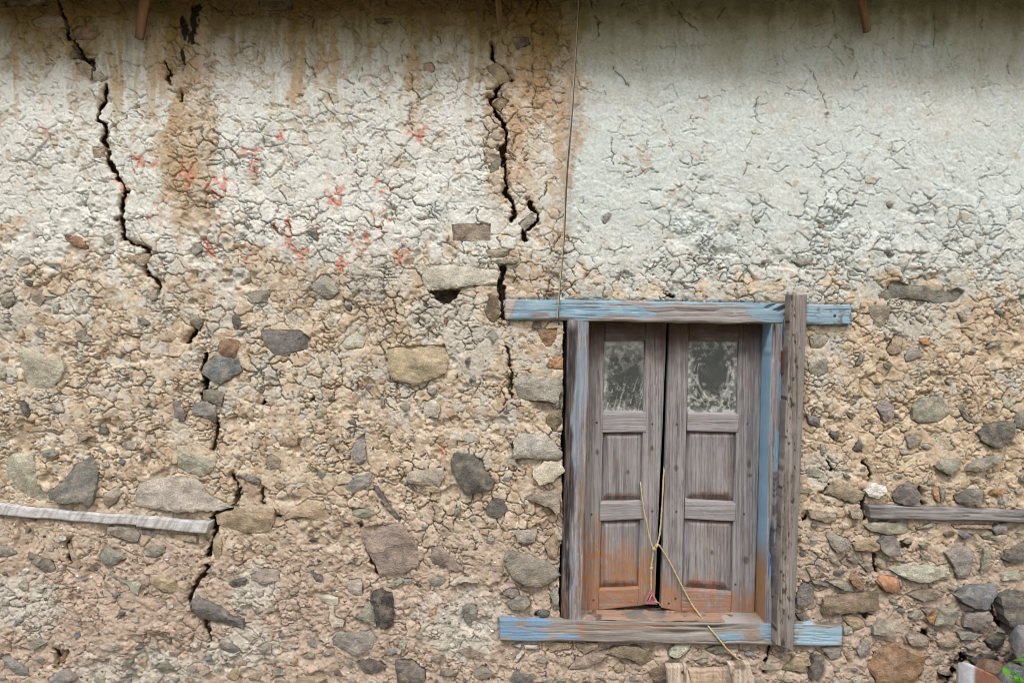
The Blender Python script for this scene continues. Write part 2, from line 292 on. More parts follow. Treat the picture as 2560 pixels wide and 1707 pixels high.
ST = """
A t -6 205,130 290,95 400,110 425,180 300,195 230,180
A r -8 455,190 520,160 600,200 650,220 620,260 470,265
A k -8 20,0 330,-10 335,35 200,50 30,45
A t -14 480,400 550,400 600,440 590,520 500,460
A l 0 605,470 640,465 695,510 660,545 610,520
A p -4 600,960 680,955 695,1030 610,1040
A k -18 440,340 490,330 510,380 450,385
B t -4 1190,415 1250,400 1280,440 1260,475 1200,455
B k -6 130,10 340,-10 350,60 250,70 130,60
B k -6 870,115 1000,110 1000,150 900,160
B t 2 730,980 760,965 765,995 740,1000
C t -8 30,440 110,405 160,450 205,520 130,555 75,490
C t -8 75,680 140,620 195,650 130,730
C n -10 55,1090 110,1030 140,1040 125,1110 65,1145
C n -6 245,1460 345,1380 360,1440 290,1510
C g 2 800,1440 835,1385 860,1400 815,1460
C k -10 200,240 320,230 330,280 240,330
D g 3 930,1330 960,1315 980,1335 955,1355
D g 4 70,1430 90,1415 108,1440 75,1470
E N 8 135,815 215,845 300,880 395,885 415,960 400,1030 340,1100 200,1105 150,1060 140,980 120,910
E b 14 1345,930 1400,885 1490,890 1560,900 1580,985 1500,1040 1440,1065 1370,1040 1312,1000
E r 4 1435,790 1510,775 1560,785 1555,830 1530,900 1470,900 1425,860
E v 6 1325,1110 1400,1105 1465,1130 1440,1215 1325,1170
E g 8 1250,1210 1320,1180 1410,1225 1405,1320 1340,1290 1260,1265
E r 4 400,95 520,110 575,180 560,190 470,160 420,130
E p 4 665,115 720,90 745,130 740,165 700,150
E t 2 815,230 975,220 970,280 935,300 860,270
E v 6 1230,615 1290,620 1325,665 1300,720 1240,670
E d 6 1520,625 1560,615 1575,690 1540,710 1515,670
E g 3 1600,480 1770,460 1745,540 1650,535
E p 6 195,475 250,460 295,510 260,560 210,520
E g 5 340,550 380,545 380,610 345,615
E n 5 490,740 550,720 600,770 575,810 500,780
E v 4 220,730 260,730 305,780 250,765
E g 4 895,640 925,635 970,680 920,690
E p 2 960,480 1025,450 1025,510 985,535
E n 8 10,495 90,490 95,540 30,575 5,550
E n 8 -20,970 40,975 30,1030 -20,1040
E l 5 320,1220 400,1190 415,1250 370,1255
E p 3 920,1160 990,1180 940,1225
E v 7 1125,1190 1170,1175 1215,1270 1200,1310 1150,1295
E d 6 640,1360 690,1350 705,1400 640,1400
E p 4 505,1400 560,1380 590,1410 520,1450
E g 4 765,1330 815,1345 800,1362 770,1350
E g 5 1250,200 1285,160 1310,140 1325,190 1270,230
E d 5 120,1190 160,1185 200,1300 170,1290
E p 3 480,940 570,910 540,960
E p 4 775,850 810,845 825,870 795,875
E g 6 265,1510 345,1495 370,1530 350,1545 280,1550
F v 6 130,715 390,715 470,770 440,850 320,880 225,885 165,830
F t -2 960,830 1150,815 1340,810 1365,900 1340,1000 1150,1080 1000,1040 965,960
F N 14 1190,310 1350,295 1520,305 1680,320 1690,370 1680,420 1500,430 1350,450 1220,455 1195,400
F p -2 1380,30 1640,20 1640,140 1390,140
F n 4 450,440 530,350 600,370 640,470 590,515 520,490
F d 4 440,80 500,70 510,135 460,110
F k 8 1595,600 1630,500 1680,490 1695,590 1660,670 1620,650
F g 0 1605,750 1650,710 1690,760 1650,810
F l 5 665,810 700,760 760,730 830,770 800,830 690,840
F g 6 815,1385 825,1560 800,1585 760,1580 715,1510 760,1430
F l 5 625,1000 690,950 680,990 640,1005
F d 4 680,555 720,560 725,595 690,580
F l 6 1200,1190 1260,1170 1310,1220 1290,1290 1200,1280
F g 5 1230,1110 1280,1100 1280,1135 1250,1145
F p 4 915,1150 940,1150 945,1225 920,1230
F d 2 1470,920 1510,880 1490,970
F t 3 250,1440 340,1410 375,1420 370,1470 260,1480
F n 14 1670,265 1740,255 1829,255 1820,270 1790,285 1700,285
F p 2 1600,195 1760,190 1730,250 1620,230
F r 4 1330,650 1360,640 1345,690
G N 8 45,100 100,65 215,75 235,180 240,260 310,330 310,385 230,380 130,310 45,200
G v 16 310,330 420,240 500,140 600,85 635,120 635,250 600,390 580,415 530,390 400,395 325,375
G p 6 680,330 760,280 805,320 760,380 700,430 675,390
G N 12 880,320 900,270 990,235 1110,225 1290,225 1335,280 1370,340 1440,375 1520,420 1440,445 1290,445 1160,455 1000,430 900,400
G N 8 1155,20 1210,50 1280,95 1400,100 1410,140 1370,190 1330,215 1220,190 1165,150
G t 4 1405,470 1560,425 1600,455 1700,430 1790,430 1790,500 1770,590 1640,590 1560,570 1420,530
G p 6 695,545 880,545 915,600 900,640 850,645 700,590
G t 2 1100,590 1280,605 1280,650 1110,625
G g 5 915,565 1000,570 980,600 920,590
G g 10 645,740 700,670 800,720 820,750 750,790 670,790
G n 8 940,700 990,680 1075,665 1085,710 1020,745 945,735
G d 10 190,705 240,730 330,760 370,840 290,845 210,790 185,750
G l 6 330,625 430,590 430,630 380,650
G g 6 705,840 800,890 930,910 900,990 870,980 830,920 730,870
G t 7 980,880 1060,880 1150,895 1175,975 1060,970 990,920
G d 16 1245,1040 1280,995 1350,1030 1440,1070 1490,1130 1585,1160 1590,1210 1500,1180 1360,1150 1290,1140 1255,1100
G g 8 10,1400 60,1400 170,1460 195,1520 120,1510 30,1450
G g 12 320,1530 380,1490 450,1500 490,1545 430,1575 330,1575
G d 6 1490,920 1540,890 1610,890 1600,920 1520,940
G p 8 1620,870 1720,810 1829,830 1829,900 1710,925
G v 6 1540,205 1620,205 1700,250 1690,270 1600,240
G t 6 1390,630 1420,585 1450,660 1440,730 1410,780 1390,700
G l 5 300,680 350,665 345,700 310,705
G n 6 -20,660 60,680 100,720 40,740 -20,740
G t 5 440,660 500,740 530,800 495,820 460,740
G r 2 390,1400 430,1360 430,1430 390,1440
H p 7 165,110 200,65 265,110 260,160 190,170
H p 8 775,555 920,530 1060,525 1110,600 1165,680 1165,800 1090,840 980,860 910,875 890,800 830,710 780,600
H d 12 1375,110 1400,65 1500,70 1590,110 1610,190 1665,250 1660,290 1590,320 1480,340 1430,270 1380,180
H l 8 1075,230 1110,185 1250,170 1330,155 1325,240 1300,285 1200,275 1100,260
H g 8 685,290 740,225 860,210 850,270 750,330 700,310
H d 10 1600,430 1660,360 1720,370 1750,430 1690,490 1610,470
H t 2 270,480 440,360 550,380 560,430 600,480 560,510 400,480 290,500
H d 5 865,270 900,285 930,330 985,430 1050,500 1040,520 990,470 900,340
H n 4 720,430 830,430 890,460 810,495 730,470
H p 3 1250,680 1320,665 1370,740 1440,800 1460,830 1400,840 1330,800 1245,785
H g 8 1230,890 1290,880 1360,890 1300,935 1240,930
H N 12 1370,920 1430,870 1550,895 1555,915 1460,905 1390,935
H n 8 1620,610 1660,620 1655,660 1605,650
H t 6 1565,560 1620,560 1620,600 1570,590
H l 8 700,900 795,885 795,1000 710,980
H D 16 865,970 920,955 990,980 1005,1050 1000,1190 960,1215 900,1200 880,1100 850,1010
H n 10 760,1140 845,1025 878,1105 890,1198 820,1170
H N 14 510,1005 560,990 640,1010 640,1050 610,1060 620,1140 680,1170 670,1200 600,1205 580,1160 585,1060 530,1030
H g 12 600,1280 650,1230 760,1245 860,1220 905,1290 840,1350 760,1395 660,1340 605,1320
H d 6 760,1430 860,1410 960,1460 900,1500 810,1500
H d 6 1010,1420 1120,1410 1210,1480 1210,1550 1130,1575 1040,1575 1020,1500
H v 7 1450,1080 1490,1050 1550,1050 1555,1130 1500,1200 1460,1150
H o 5 1240,1110 1290,1050 1270,1120 1230,1130
H n 8 950,930 1050,880 1080,900 1000,945
H g 7 1062,892 1130,890 1110,920 1070,915
H g 6 1400,440 1440,400 1440,460 1400,480
H n 4 1640,550 1680,500 1670,560
H n 5 1030,1290 1110,1280 1060,1370
H v 4 460,830 540,880 530,910 490,900
K r 0 400,455 600,430 590,540 530,615 480,600
K o 2 520,760 560,720 635,690 650,810 510,790
K l 10 185,910 300,870 460,880 630,890 640,980 600,1120 420,1100 240,1080 220,1000
K k 4 500,1260 540,1185 640,1180 630,1310 580,1360 500,1310
K v 2 365,440 380,390 450,375 440,440
K l 14 190,1480 240,1390 500,1410 560,1470 640,1568 640,1600 590,1640 460,1630 300,1620 200,1630
M N 12 370,280 480,190 600,200 670,280 560,380 430,410 380,340
M p 14 300,530 400,500 590,450 620,520 620,660 590,690 520,610 400,570
M l 8 205,820 410,810 390,920 350,940 230,930
M t 6 475,950 560,850 600,900 600,1090 520,1070
M n 18 105,1090 150,1010 240,1040 480,1090 600,1180 625,1230 540,1290 420,1340 300,1330 190,1250 150,1190
M g 8 100,1400 160,1350 240,1370 250,1420 180,1440
M g 14 130,1490 240,1422 320,1430 350,1490 290,1545 180,1540
M n 10 530,1400 600,1290 615,1530 570,1550
N d 6 680,370 740,330 815,380 790,430 700,430
N t 6 750,730 1090,740 1060,800 820,840
N t 6 1110,740 1390,740 1380,800 1230,860 1170,820
N k 10 1440,850 1650,770 1880,790 2110,900 1890,990 1700,910
N p 14 1050,1040 1130,930 1430,870 1500,890 1400,970 1200,1035
N l 6 520,760 690,760 690,810 530,800
N w 6 400,960 490,820 520,850 430,960
N l 6 380,760 490,740 470,800
N l 8 2230,860 2300,740 2352,750 2352,900 2290,920
N t 6 1570,1040 1650,970 1700,1000 1690,1060 1610,1080
O k 6 110,1080 300,960 450,900 320,1000 310,1150 200,1200 140,1150
O l 10 345,880 370,790 460,745 610,750 560,830 470,910 420,915
O n 10 770,810 900,760 1020,800 1020,850 900,865
O n 6 660,960 740,930 810,950 720,985
O t 8 1680,1040 1820,900 1990,920 1950,1080 1800,1060
O d 14 1990,1110 2060,890 2170,900 2160,1060 2080,1190 2000,1140
I v 8 880,480 940,455 945,395 1010,395 1090,430 1180,425 1260,450 1330,470 1400,435 1450,460 1440,500 1390,540 1250,550 1170,520 1040,510 930,520 885,510
I p -1 810,570 850,560 960,560 940,650 890,720 850,680
I g 5 310,260 370,250 455,250 440,285 370,300
I l 6 415,910 500,870 540,900 540,990 490,1020 430,990
I n 2 430,760 540,740 560,770 500,830 440,830
I n 10 1100,1220 1170,1160 1250,1150 1310,1180 1345,1260 1280,1310 1160,1325 1100,1300
I g 8 860,1220 930,1180 980,1210 980,1270 925,1325 890,1260
I g 8 1385,1215 1430,1205 1460,1260 1510,1330 1450,1300
I d 16 1530,1395 1590,1340 1690,1310 1780,1330 1770,1400 1720,1470 1640,1490 1570,1450
I n 8 1060,1410 1110,1400 1170,1420 1110,1490 1080,1490
I l 6 1150,1470 1200,1460 1235,1480 1190,1500
I t 6 930,850 990,750 1030,760 1030,860 970,880
I g 5 1055,890 1080,830 1150,840 1165,890 1060,920
I o 6 1150,790 1190,760 1225,820 1170,810
I n 5 1590,840 1620,800 1700,790 1660,820
I g 5 735,950 760,880 790,880 770,930
I d 7 720,1500 750,1430 775,1480 770,1515
I v 4 415,1270 500,1290 490,1350 430,1330
I l 6 1270,980 1310,970 1310,1010
I n 5 1320,1050 1360,1030 1350,1080
I b 5 1645,590 1670,570 1695,610 1680,640
I n 5 1400,610 1450,600 1460,660 1430,670
I d 5 565,1370 620,1400 600,1440 570,1410
I g 10 1760,1280 1829,1240 1860,1260 1860,1380 1780,1350
I d 3 670,1260 720,1280 700,1295
I g 5 500,1460 530,1460 530,1540 505,1530
J t 10 525,330 590,255 680,280 790,320 770,370 700,390 600,350
J w 16 795,315 840,260 930,280 940,320 900,345 880,365 820,350
J d 10 970,340 1000,280 1080,255 1130,290 1155,330 1150,400 1050,405 985,380
J d 12 1370,345 1420,330 1480,300 1565,295 1565,400 1450,405 1390,385
J n 10 1260,160 1290,110 1420,105 1400,170 1360,225 1310,190
J n 14 1455,180 1480,140 1600,95 1710,65 1690,110 1620,160 1520,190
J p 8 420,440 530,460 600,455 610,500 550,520 440,490
J p 8 690,440 740,420 775,440 770,500 710,490
J n 12 790,540 850,515 1060,520 1070,580 960,600 830,575
J n 12 535,600 600,590 690,640 690,710 610,720 570,670
J t 20 715,660 800,640 870,650 905,685 850,710 730,700
J v 16 885,650 920,610 985,610 1020,670 1025,740 960,745 910,710
J t 10 1360,535 1620,535 1620,560 1380,555
J g 12 1630,570 1660,530 1720,520 1720,580 1650,600
J n 8 1540,600 1620,582 1625,602 1720,600 1690,640 1570,625
J N 22 965,830 1050,800 1150,815 1340,815 1350,855 1230,905 1150,915 1050,880
J g 12 1320,720 1400,680 1480,680 1500,740 1470,880 1400,880 1370,800
J d 14 1700,760 1770,690 1850,640 1850,770 1760,785
J b 26 1405,1010 1480,940 1560,930 1650,920 1660,980 1590,1090 1510,1080 1430,1040
J g 20 1445,1120 1600,1100 1630,1140 1600,1215 1520,1225 1440,1200
J n 18 1265,1120 1290,1090 1390,1080 1410,1130 1360,1195 1250,1190
J o 14 1200,1150 1275,1098 1258,1130 1240,1188 1215,1180
J p 14 1070,990 1130,960 1250,960 1310,985 1290,1010 1180,1035
J k 22 505,1100 520,1020 640,1000 880,975 885,1090 700,1110 520,1125
J o 12 860,900 900,860 965,870 1010,900 1020,960 990,985 930,970
J d 8 345,980 390,910 450,930 460,1020 400,1070 345,1050
J d 8 345,1120 400,1110 425,1150 380,1170
J r 8 690,890 740,860 790,930 770,965 720,930
J n 8 680,760 730,730 760,770 730,790
J n 8 760,790 840,790 820,850
J l 6 650,1190 710,1200 710,1250 655,1250
J t 8 640,1130 700,1120 780,1160 790,1200 720,1220 660,1160
J p 14 850,1200 900,1150 1000,1170 1010,1220 960,1265 850,1250
J g 8 740,1360 770,1290 820,1300 820,1380 760,1400
J g 10 500,1340 560,1330 640,1330 620,1400 570,1410
J r 14 800,1450 860,1360 1000,1300 1110,1350 1190,1390 1170,1480 1100,1580 880,1580
J p 12 1070,1270 1130,1235 1205,1270 1200,1330 1090,1320
J t 12 1270,1300 1340,1260 1410,1280 1400,1330 1290,1335
J n 8 1085,1140 1120,1090 1160,1100 1130,1150
J d 34 1680,1010 1740,970 1850,980 1850,1210 1740,1200 1700,1130
J D 20 1590,1300 1650,1270 1710,1260 1700,1310 1620,1345
J D 14 1500,1430 1560,1390 1660,1400 1670,1450 1600,1480 1520,1460
J o 8 1230,300 1270,292 1282,385 1255,370
J g 9 1282,290 1318,280 1305,385 1288,392
J n 8 1550,860 1570,690 1620,680 1610,820
J n 8 560,910 640,900 700,920 720,970 650,960
J v 10 405,810 450,900 560,920 550,940 460,920
J n 6 1140,660 1180,650 1210,670 1170,685
J b 8 1410,600 1450,585 1500,610 1450,630
J k 8 1310,595 1370,580 1380,600 1330,615
J o 8 1600,335 1650,300 1710,310 1680,345
J t 6 330,1390 420,1380 440,1450 360,1470
J p 10 1180,1100 1230,1080 1250,1090 1200,1130
J n 8 1180,545 1230,520 1280,525 1200,555 1130,560
J g 8 1400,1240 1480,1230 1560,1250 1500,1290 1420,1280
"""
STONES = []
for ln in ST.strip().splitlines():
    p = ln.split()
    x0, y0, f = REG[p[0]]
    STONES.append(([(x0 + f * float(q.split(',')[0]), y0 + f * float(q.split(',')[1])) for q in p[3:]], p[1], float(p[2]) / 1000 * ((1.25 if p[0] in 'KMNOJ' else .75) if float(p[2]) > 0 else 1)))

def rg(k, s):
    x0, y0, f = REG[k]
    return [(x0 + f * float(q.split(',')[0]), y0 + f * float(q.split(',')[1])) for q in s.split()]
# long settlement cracks: (points, half width px, depth m)
CRACKS = [
    (rg('A', '365,-20 410,130 440,250 490,290 510,370 590,400'), 3.6, .07),
    (rg('A', '470,350 540,385 600,410 600,500'), 7, .05),
    (rg('A', '690,545 690,640 655,710 635,790 690,830 685,900 690,960 700,1040 730,1110 770,1170 815,1250 795,1330 785,1440 810,1560'), 3.6, .08),
    (rg('E', '785,0 800,90 850,150 970,200 940,320 1020,400 1030,480'), 3.2, .05),
    (rg('E', '1150,560 1170,630'), 2.4, .03),
    (rg('E', '1280,700 1235,790'), 4.5, .07),
    (rg('E', '1340,870 1310,960 1330,1040 1335,1120 1310,1190'), 5.5, .12),
    (rg('E', '1410,1310 1415,1400 1400,1490'), 3.4, .05),
    (rg('G', '1520,200 1560,300 1530,400 1480,430 1400,470'), 3.2, .05),
    (rg('G', '1400,500 1400,600 1365,720'), 7, .14),
    (rg('G', '1350,800 1320,870 1260,960 1240,1040 1260,1120'), 4, .08),
    (rg('G', '1350,1180 1370,1280'), 3.4, .06),
    (rg('G', '435,650 480,800'), 4, .05),
    (rg('G', '380,1340 385,1440'), 3, .05),
    (rg('G', '430,1355 385,1395'), 3, .05),
    (rg('G', '560,1000 545,1250'), 2.2, .025),
    (rg('C', '75,290 100,390 150,440 205,525'), 3.4, .07),
    (rg('C', '140,540 70,650 110,735 145,770 165,860 150,960 155,1050'), 4.0, .09),
    (rg('C', '150,1010 165,1110 165,1250 210,1320 235,1400 215,1430'), 4.0, .09),
    (rg('C', '330,1300 335,1370 365,1385 362,1450 290,1515 290,1575'), 4.2, .09),
    (rg('C', '430,1130 430,1260 400,1310'), 2.6, .03),
    (rg('C', '720,0 730,90 765,150 770,220'), 2.6, .03), (rg('C', '765,145 830,135 880,105 940,20'), 2.6, .03),
    (rg('C', '1250,10 1320,85 1370,140 1415,190'), 2.2, .03),
    (rg('C', '870,880 865,960 875,1030 870,1090'), 2.2, .025), (rg('C', '1075,880 1080,960'), 1.8, .02),
    (rg('C', '880,430 930,500 960,570'), 1.8, .02), (rg('C', '800,560 820,605'), 2, .02),
    (rg('C', '1820,650 1825,780'), 2, .02), (rg('C', '1590,20 1580,90 1555,130'), 2, .02),
    (rg('D', '570,50 590,180 600,235 660,280 720,370 725,420 735,520'), 2.0, .022),
    (rg('D', '345,380 450,460 485,560 520,640 550,720 550,830'), 1.8, .02),
    (rg('D', '1790,195 1725,280 1735,420 1755,530'), 1.9, .02), (rg('D', '1560,60 1555,150 1540,210'), 1.9, .02),
    (rg('D', '90,690 95,770 125,810'), 2, .02), (rg('D', '1230,90 1250,200 1240,280'), 1.6, .02),
    (rg('D', '510,1090 520,1160 535,1220'), 2.4, .02), (rg('D', '90,1090 230,1120 330,1080 470,1075'), 1.7, .016),
    (rg('D', '635,1095 690,1160 670,1185'), 1.8, .016), (rg('D', '250,1360 310,1420 370,1435'), 2.0, .02),
    (rg('D', '505,1260 540,1330 600,1320'), 1.9, .02), (rg('D', '830,1420 820,1568'), 1.9, .02), (rg('D', '925,1440 930,1568'), 2.2, .02),
    (rg('A', '1085,400 1105,480 1090,530 1110,560'), 3, .035), (rg('A', '1190,600 1195,650'), 3, .03),
    (rg('A', '1255,830 1250,1000 1330,980'), 2, .02), (rg('A', '1115,1040 1200,1100 1240,1160 1360,1190'), 2, .02),
    (rg('A', '300,250 325,330'), 2, .02), (rg('A', '880,290 885,330'), 2, .02), (rg('A', '1330,120 1365,175'), 2, .02),
    (rg('B', '380,50 480,130 470,230'), 2.4, .025), (rg('B', '640,60 660,150 740,220'), 2, .02), (rg('B', '1300,210 1315,290'), 2, .02),
    (rg('B', '1310,30 1335,90 1340,150'), 2, .02), (rg('B', '540,320 535,380'), 2, .02), (rg('B', '1130,250 1150,370'), 1.8, .02),
    (rg('B', '805,350 812,410'), 2, .02), (rg('B', '1100,690 1170,620'), 2, .02), (rg('B', '1275,480 1300,550'), 1.8, .02),
    (rg('B', '530,590 600,640 610,750'), 2.6, .025), (rg('B', '1445,830 1460,940 1440,1030'), 2, .02),
    (rg('B', '670,880 690,1000 695,1060'), 2, .02), (rg('B', '935,990 940,1070'), 2.2, .02), (rg('B', '755,1010 755,1120 790,1150 795,1200 755,1215'), 2.2, .022),
    (rg('B', '130,1070 150,1120 210,1155 270,1080'), 1.9, .02),
    (rg('H', '145,300 155,390'), 3, .04), (rg('H', '215,470 270,480'), 4, .06), (rg('H', '765,540 830,700 895,870'), 3.2, .04),
    (rg('F', '1770,1000 1780,1150'), 3, .04),
    (rg('F', '905,800 960,880 960,990'), 2.8, .03), (rg('F', '1760,830 1770,950 1760,1100 1780,1150'), 3, .035),
    (rg('I', '980,540 960,590 945,640'), 2.2, .02), (rg('I', '1105,740 1100,800'), 2.2, .02), (rg('I', '705,140 710,280'), 1.8, .02),
    (rg('J', '545,120 590,190'), 3.4, .04), (rg('J', '800,130 830,200 810,240'), 3.2, .04), (rg('J', '510,330 550,290'), 3.4, .05),
    (rg('J', '780,330 790,440 810,480'), 4, .05), (rg('J', '400,470 400,500'), 5, .06), (rg('J', '860,720 850,830'), 3, .04),
    (rg('J', '1160,300 1170,390'), 3, .03), (rg('J', '1190,1400 1140,1520'), 6, .09), (rg('J', '1440,1390 1380,1500 1330,1568'), 9, .10),
    (rg('J', '165,1330 130,1490'), 3.2, .05), (rg('J', '1620,1060 1650,1150 1700,1200'), 6, .08), (rg('J', '1200,1240 1220,1330'), 4, .06),
    (rg('N', '805,950 790,1080 770,1160'), 2.4, .04), (rg('N', '70,1000 100,1200'), 2.4, .03),
]
HOLES = [(rg('F', '1235,455 1435,452 1415,510 1370,545 1310,550 1280,520 1240,470'), .16),
         (rg('F', '1690,290 1740,290 1725,400 1730,520 1728,660 1690,665 1700,600 1700,500 1690,420 1705,360'), .14),
         (rg('E', '1335,870 1350,880 1345,930 1310,990 1295,985 1310,930'), .16),
         (rg('E', '1690,1195 1715,1175 1740,1195 1710,1215'), .13),
         (rg('F', '450,1185 480,1160 485,1195'), .06),
         (rg('G', '1390,545 1415,560 1405,650 1380,725 1355,715 1375,620'), .18),
         (rg('G', '1365,500 1400,490 1415,560 1370,580'), .16),
         (rg('G', '1320,860 1345,820 1345,850'), .12),
         (rg('C', '145,1010 175,1060 150,1090 125,1090'), .14),
         (rg('C', '55,650 110,600 130,620 75,680'), .06),
         (rg('C', '105,570 140,550 135,585 110,600'), .08),
         (rg('A', '560,370 605,370 605,400 570,400'), .06),
         (rg('K', '1600,115 1680,115 1670,140 1620,138'), .07),
         (rg('J', '700,650 725,655 730,700 705,690'), .08), (rg('J', '1010,640 1090,650 1060,690 1030,690'), .05),
         (rg('J', '740,1110 860,1105 800,1150'), .06), (rg('J', '1300,710 1330,700 1350,780'), .06),
         (rg('J', '780,380 830,380 815,420 790,415'), .06),
         (rg('N', '660,380 690,360 690,440 670,440'), .07)]
BANDS = {  # timbers laid in the wall: quads TL TR BR BL
    'left_a': [(-140, 1249), (346, 1293), (343, 1314), (-140, 1276)],
    'left_b': [(342, 1291), (521, 1306), (515, 1334), (340, 1318)],
    'right': [(2172, 1264), (2720, 1282), (2720, 1309), (2177, 1295)]}
LINTEL = [(1262, 748), (2129, 761), (2129, 812), (1264, 798)]
SILL = [(1249, 1547), (2107, 1561), (2107, 1615), (1249, 1600)]
OPEN_L = lambda y: 1409 - (y - 790) * 0.012
OPEN_R = lambda y: 1972 - (y - 790) * 0.022

# ------------------------------------------------------------------ the wall: one clay surface modelled as relief
STEP = 2.05
def axis(a, b, lo, hi):
    mid = np.arange(a, b + 0.01, STEP)
    L = []; s = STEP; p = a
    while p > lo:
        s = min(s * 1.1, 9); p = max(p - s, lo); L.append(p)
    R = []; s = STEP; p = mid[-1]
    while p < hi:
        s = min(s * 1.1, 9); p = min(p + s, hi); R.append(p)
    return np.array(L[::-1] + list(mid) + R, f32)
xs = axis(-66, 2628, -700, 3260)
ys = axis(-24, 1760, -60, 1905)
X, Y = np.meshgrid(xs, ys); X = X.astype(f32); Y = Y.astype(f32)
NX, NY = len(xs), len(ys)
def win(x0, x1, y0, y1, m):
    return (slice(max(np.searchsorted(ys, y0 - m) - 1, 0), np.searchsorted(ys, y1 + m) + 1),
            slice(max(np.searchsorted(xs, x0 - m) - 1, 0), np.searchsorted(xs, x1 + m) + 1))

nA = fbm(X, Y, 26, octv=4, seed=1); nB = fbm(X, Y, 26, octv=4, seed=4)
wx = X + 19 * (nA - .5) + 4.5 * (vn(X / 8, Y / 8, 2) - .5); wy = Y + 19 * (nB - .5) + 4.5 * (vn(X / 8, Y / 8, 6) - .5)
big = fbm(X, Y, 420, octv=3, seed=2); med = fbm(X, Y, 130, octv=4, seed=3); sml = fbm(X, Y, 44, octv=4, seed=5)
fine = fbm(X, Y, 15, octv=3, seed=6); tiny = vn(X / 4.3, Y / 4.3, 1)
right = sst(1330, 1480, X)
yb = 440 + 120 * right + 50 * (big - .5)
rough = sst(-200, 190, Y - yb + 300 * (med - .5))                   # 0 smooth limewashed face .. 1 crumbled clay
bare = spots_(X, Y, [(1290, 60, 130, 150), (1370, 150, 90, 170), (470, 330, 70, 330), (130, 60, 110, 110), (1255, 330, 50, 220)])
bare = sst(.35, .6, bare + .9 * (med - .5) + .5 * (sml - .5))          # limewash gone, clay bare under the eaves
rough = np.maximum(rough, .75 * bare)
low = sst(1150, 1500, Y + 200 * (med - .5))                          # washed-out foot of the wall
d1, r1 = voronoi(wx, wy, 37, 11); d2a, r2a = voronoi(wx + 5, wy, 14, 23); d2b, r2b = voronoi(wx + 5, wy, 22, 29)
sel = fbm(X, Y, 55, octv=2, seed=1) > .5
d2 = np.where(sel, d2a, d2b); r2 = np.where(sel, r2a, r2b)
d3, r3 = voronoi(X + 60 * (fbm(X, Y, 60, octv=4, seed=7) - .5), Y + 60 * (fbm(X, Y, 60, octv=4, seed=3) - .5), 112, 37)
d4, r4 = voronoi(wx, wy + 9, 60, 41)
winmask = sst(1150, 1240, X) * (1 - sst(2120, 2220, X)) * sst(650, 740, Y) * (1 - sst(1620, 1700, Y))
und = (0.030 * (big - .5) + 0.016 * (med - .5) * (0.5 + rough)) * (1 - 0.8 * winmask)
g1 = sst(.40, .52, fbm(X, Y, 60, octv=3, seed=4)); g2 = sst(.42, .54, fbm(X, Y, 40, octv=3, seed=2))
g3 = sst(.50, .55, fbm(X, Y, 120, octv=3, seed=5)); g4 = sst(.49, .55, fbm(X, Y, 80, octv=3, seed=0))
H = und.copy()
wash = sst(.50, .62, fbm(X, Y, 95, octv=3, seed=7))                  # smoother, rain-washed clay
clod = 0.0024 * (1 - np.exp(-d1 / 2.4)) + 0.0015 * (1 - np.exp(-d2 / 1.6)) + 0.0046 * (r1 - .5) + 0.0020 * (r2 - .5)
H += rough * clod * (.65 + .5 * g1) * (1 - .7 * wash)
H += 0.0095 * (sml - .5) * (0.22 + rough) * (1 - .45 * right * (1 - sst(560, 680, Y))) + 0.0038 * (fine - .5) * (0.6 + 0.7 * rough) + 0.0019 * (tiny - .5) * (.7 + .4 * rough)
H += (0.013 * (fbm(X, Y, 34, octv=4, seed=7) - .5) + 0.008 * (fbm(X, Y, 9, octv=2, seed=1) - .5)) * low
H -= rough * .012 * sst(.60, .70, fbm(X, Y, 60, octv=4, seed=6))     # hollows where clay dropped out
# flakes and pits in the limewashed face
pit = sst(.60, .64, fbm(X, Y, 24, octv=4, seed=4)) * (1 - .6 * right)
H -= (1 - rough) * .0035 * pit
def slit(d, w): return 1 - sst(w * .6, w * 1.15, d)
gs = sst(.46, .60, fbm(X, Y, 34, octv=3, seed=3)); gt = sst(.45, .60, fbm(X, Y, 26, octv=3, seed=7)); gu = sst(.48, .60, fbm(X, Y, 30, octv=3, seed=0))
H -= rough * (0.019 * g1 * (.3 + .7 * gs) * slit(d1, 1.35) + 0.0125 * g2 * (.3 + .7 * gt) * sst(.3, 1, rough) * slit(d2, 1.15)) * (1 - .35 * low) * (1 - .4 * wash)
mid = (1 - 0.55 * rough)
quiet = 1 - 0.8 * right * (1 - sst(330, 560, Y))
H -= mid * quiet * 0.014 * g3 * gs * slit(d3, 1.35) + sst(.05, .4, rough) * mid * 0.010 * g4 * gu * slit(d4, 1.2)
left_top = (1 - right) * (1 - sst(380, 620, Y))
H -= left_top * (0.0075 * gt * slit(d4, 1.15) + .005 * gu * slit(d1, 1.05) + .0035 * gs * slit(d2b, 1.0))
H -= (1 - rough) * right * (.0045 * sst(.46, .56, fbm(X, Y, 60, octv=3, seed=1)) * gs * slit(d1, 1.0) + .006 * gu * slit(d4, 1.0) * sst(.45, .55, med))
# limewash still on the surface
cover = 1.02 - 0.50 * sst(-130, 310, Y - yb) - 0.20 * sst(800, 1450, Y) - 0.07 * right * sst(600, 740, Y)
ln_ = 0.42 * fbm(X, Y, 75, octv=4, seed=1) + 0.16 * r1 + 0.20 * r2 + 0.34 * fine
lime = sst(-.06, .08, cover * 1.02 - ln_) * (1 - .55 * pit * left_top) * (1 - .8 * bare)
H += 0.0022 * lime * (rough > .05)
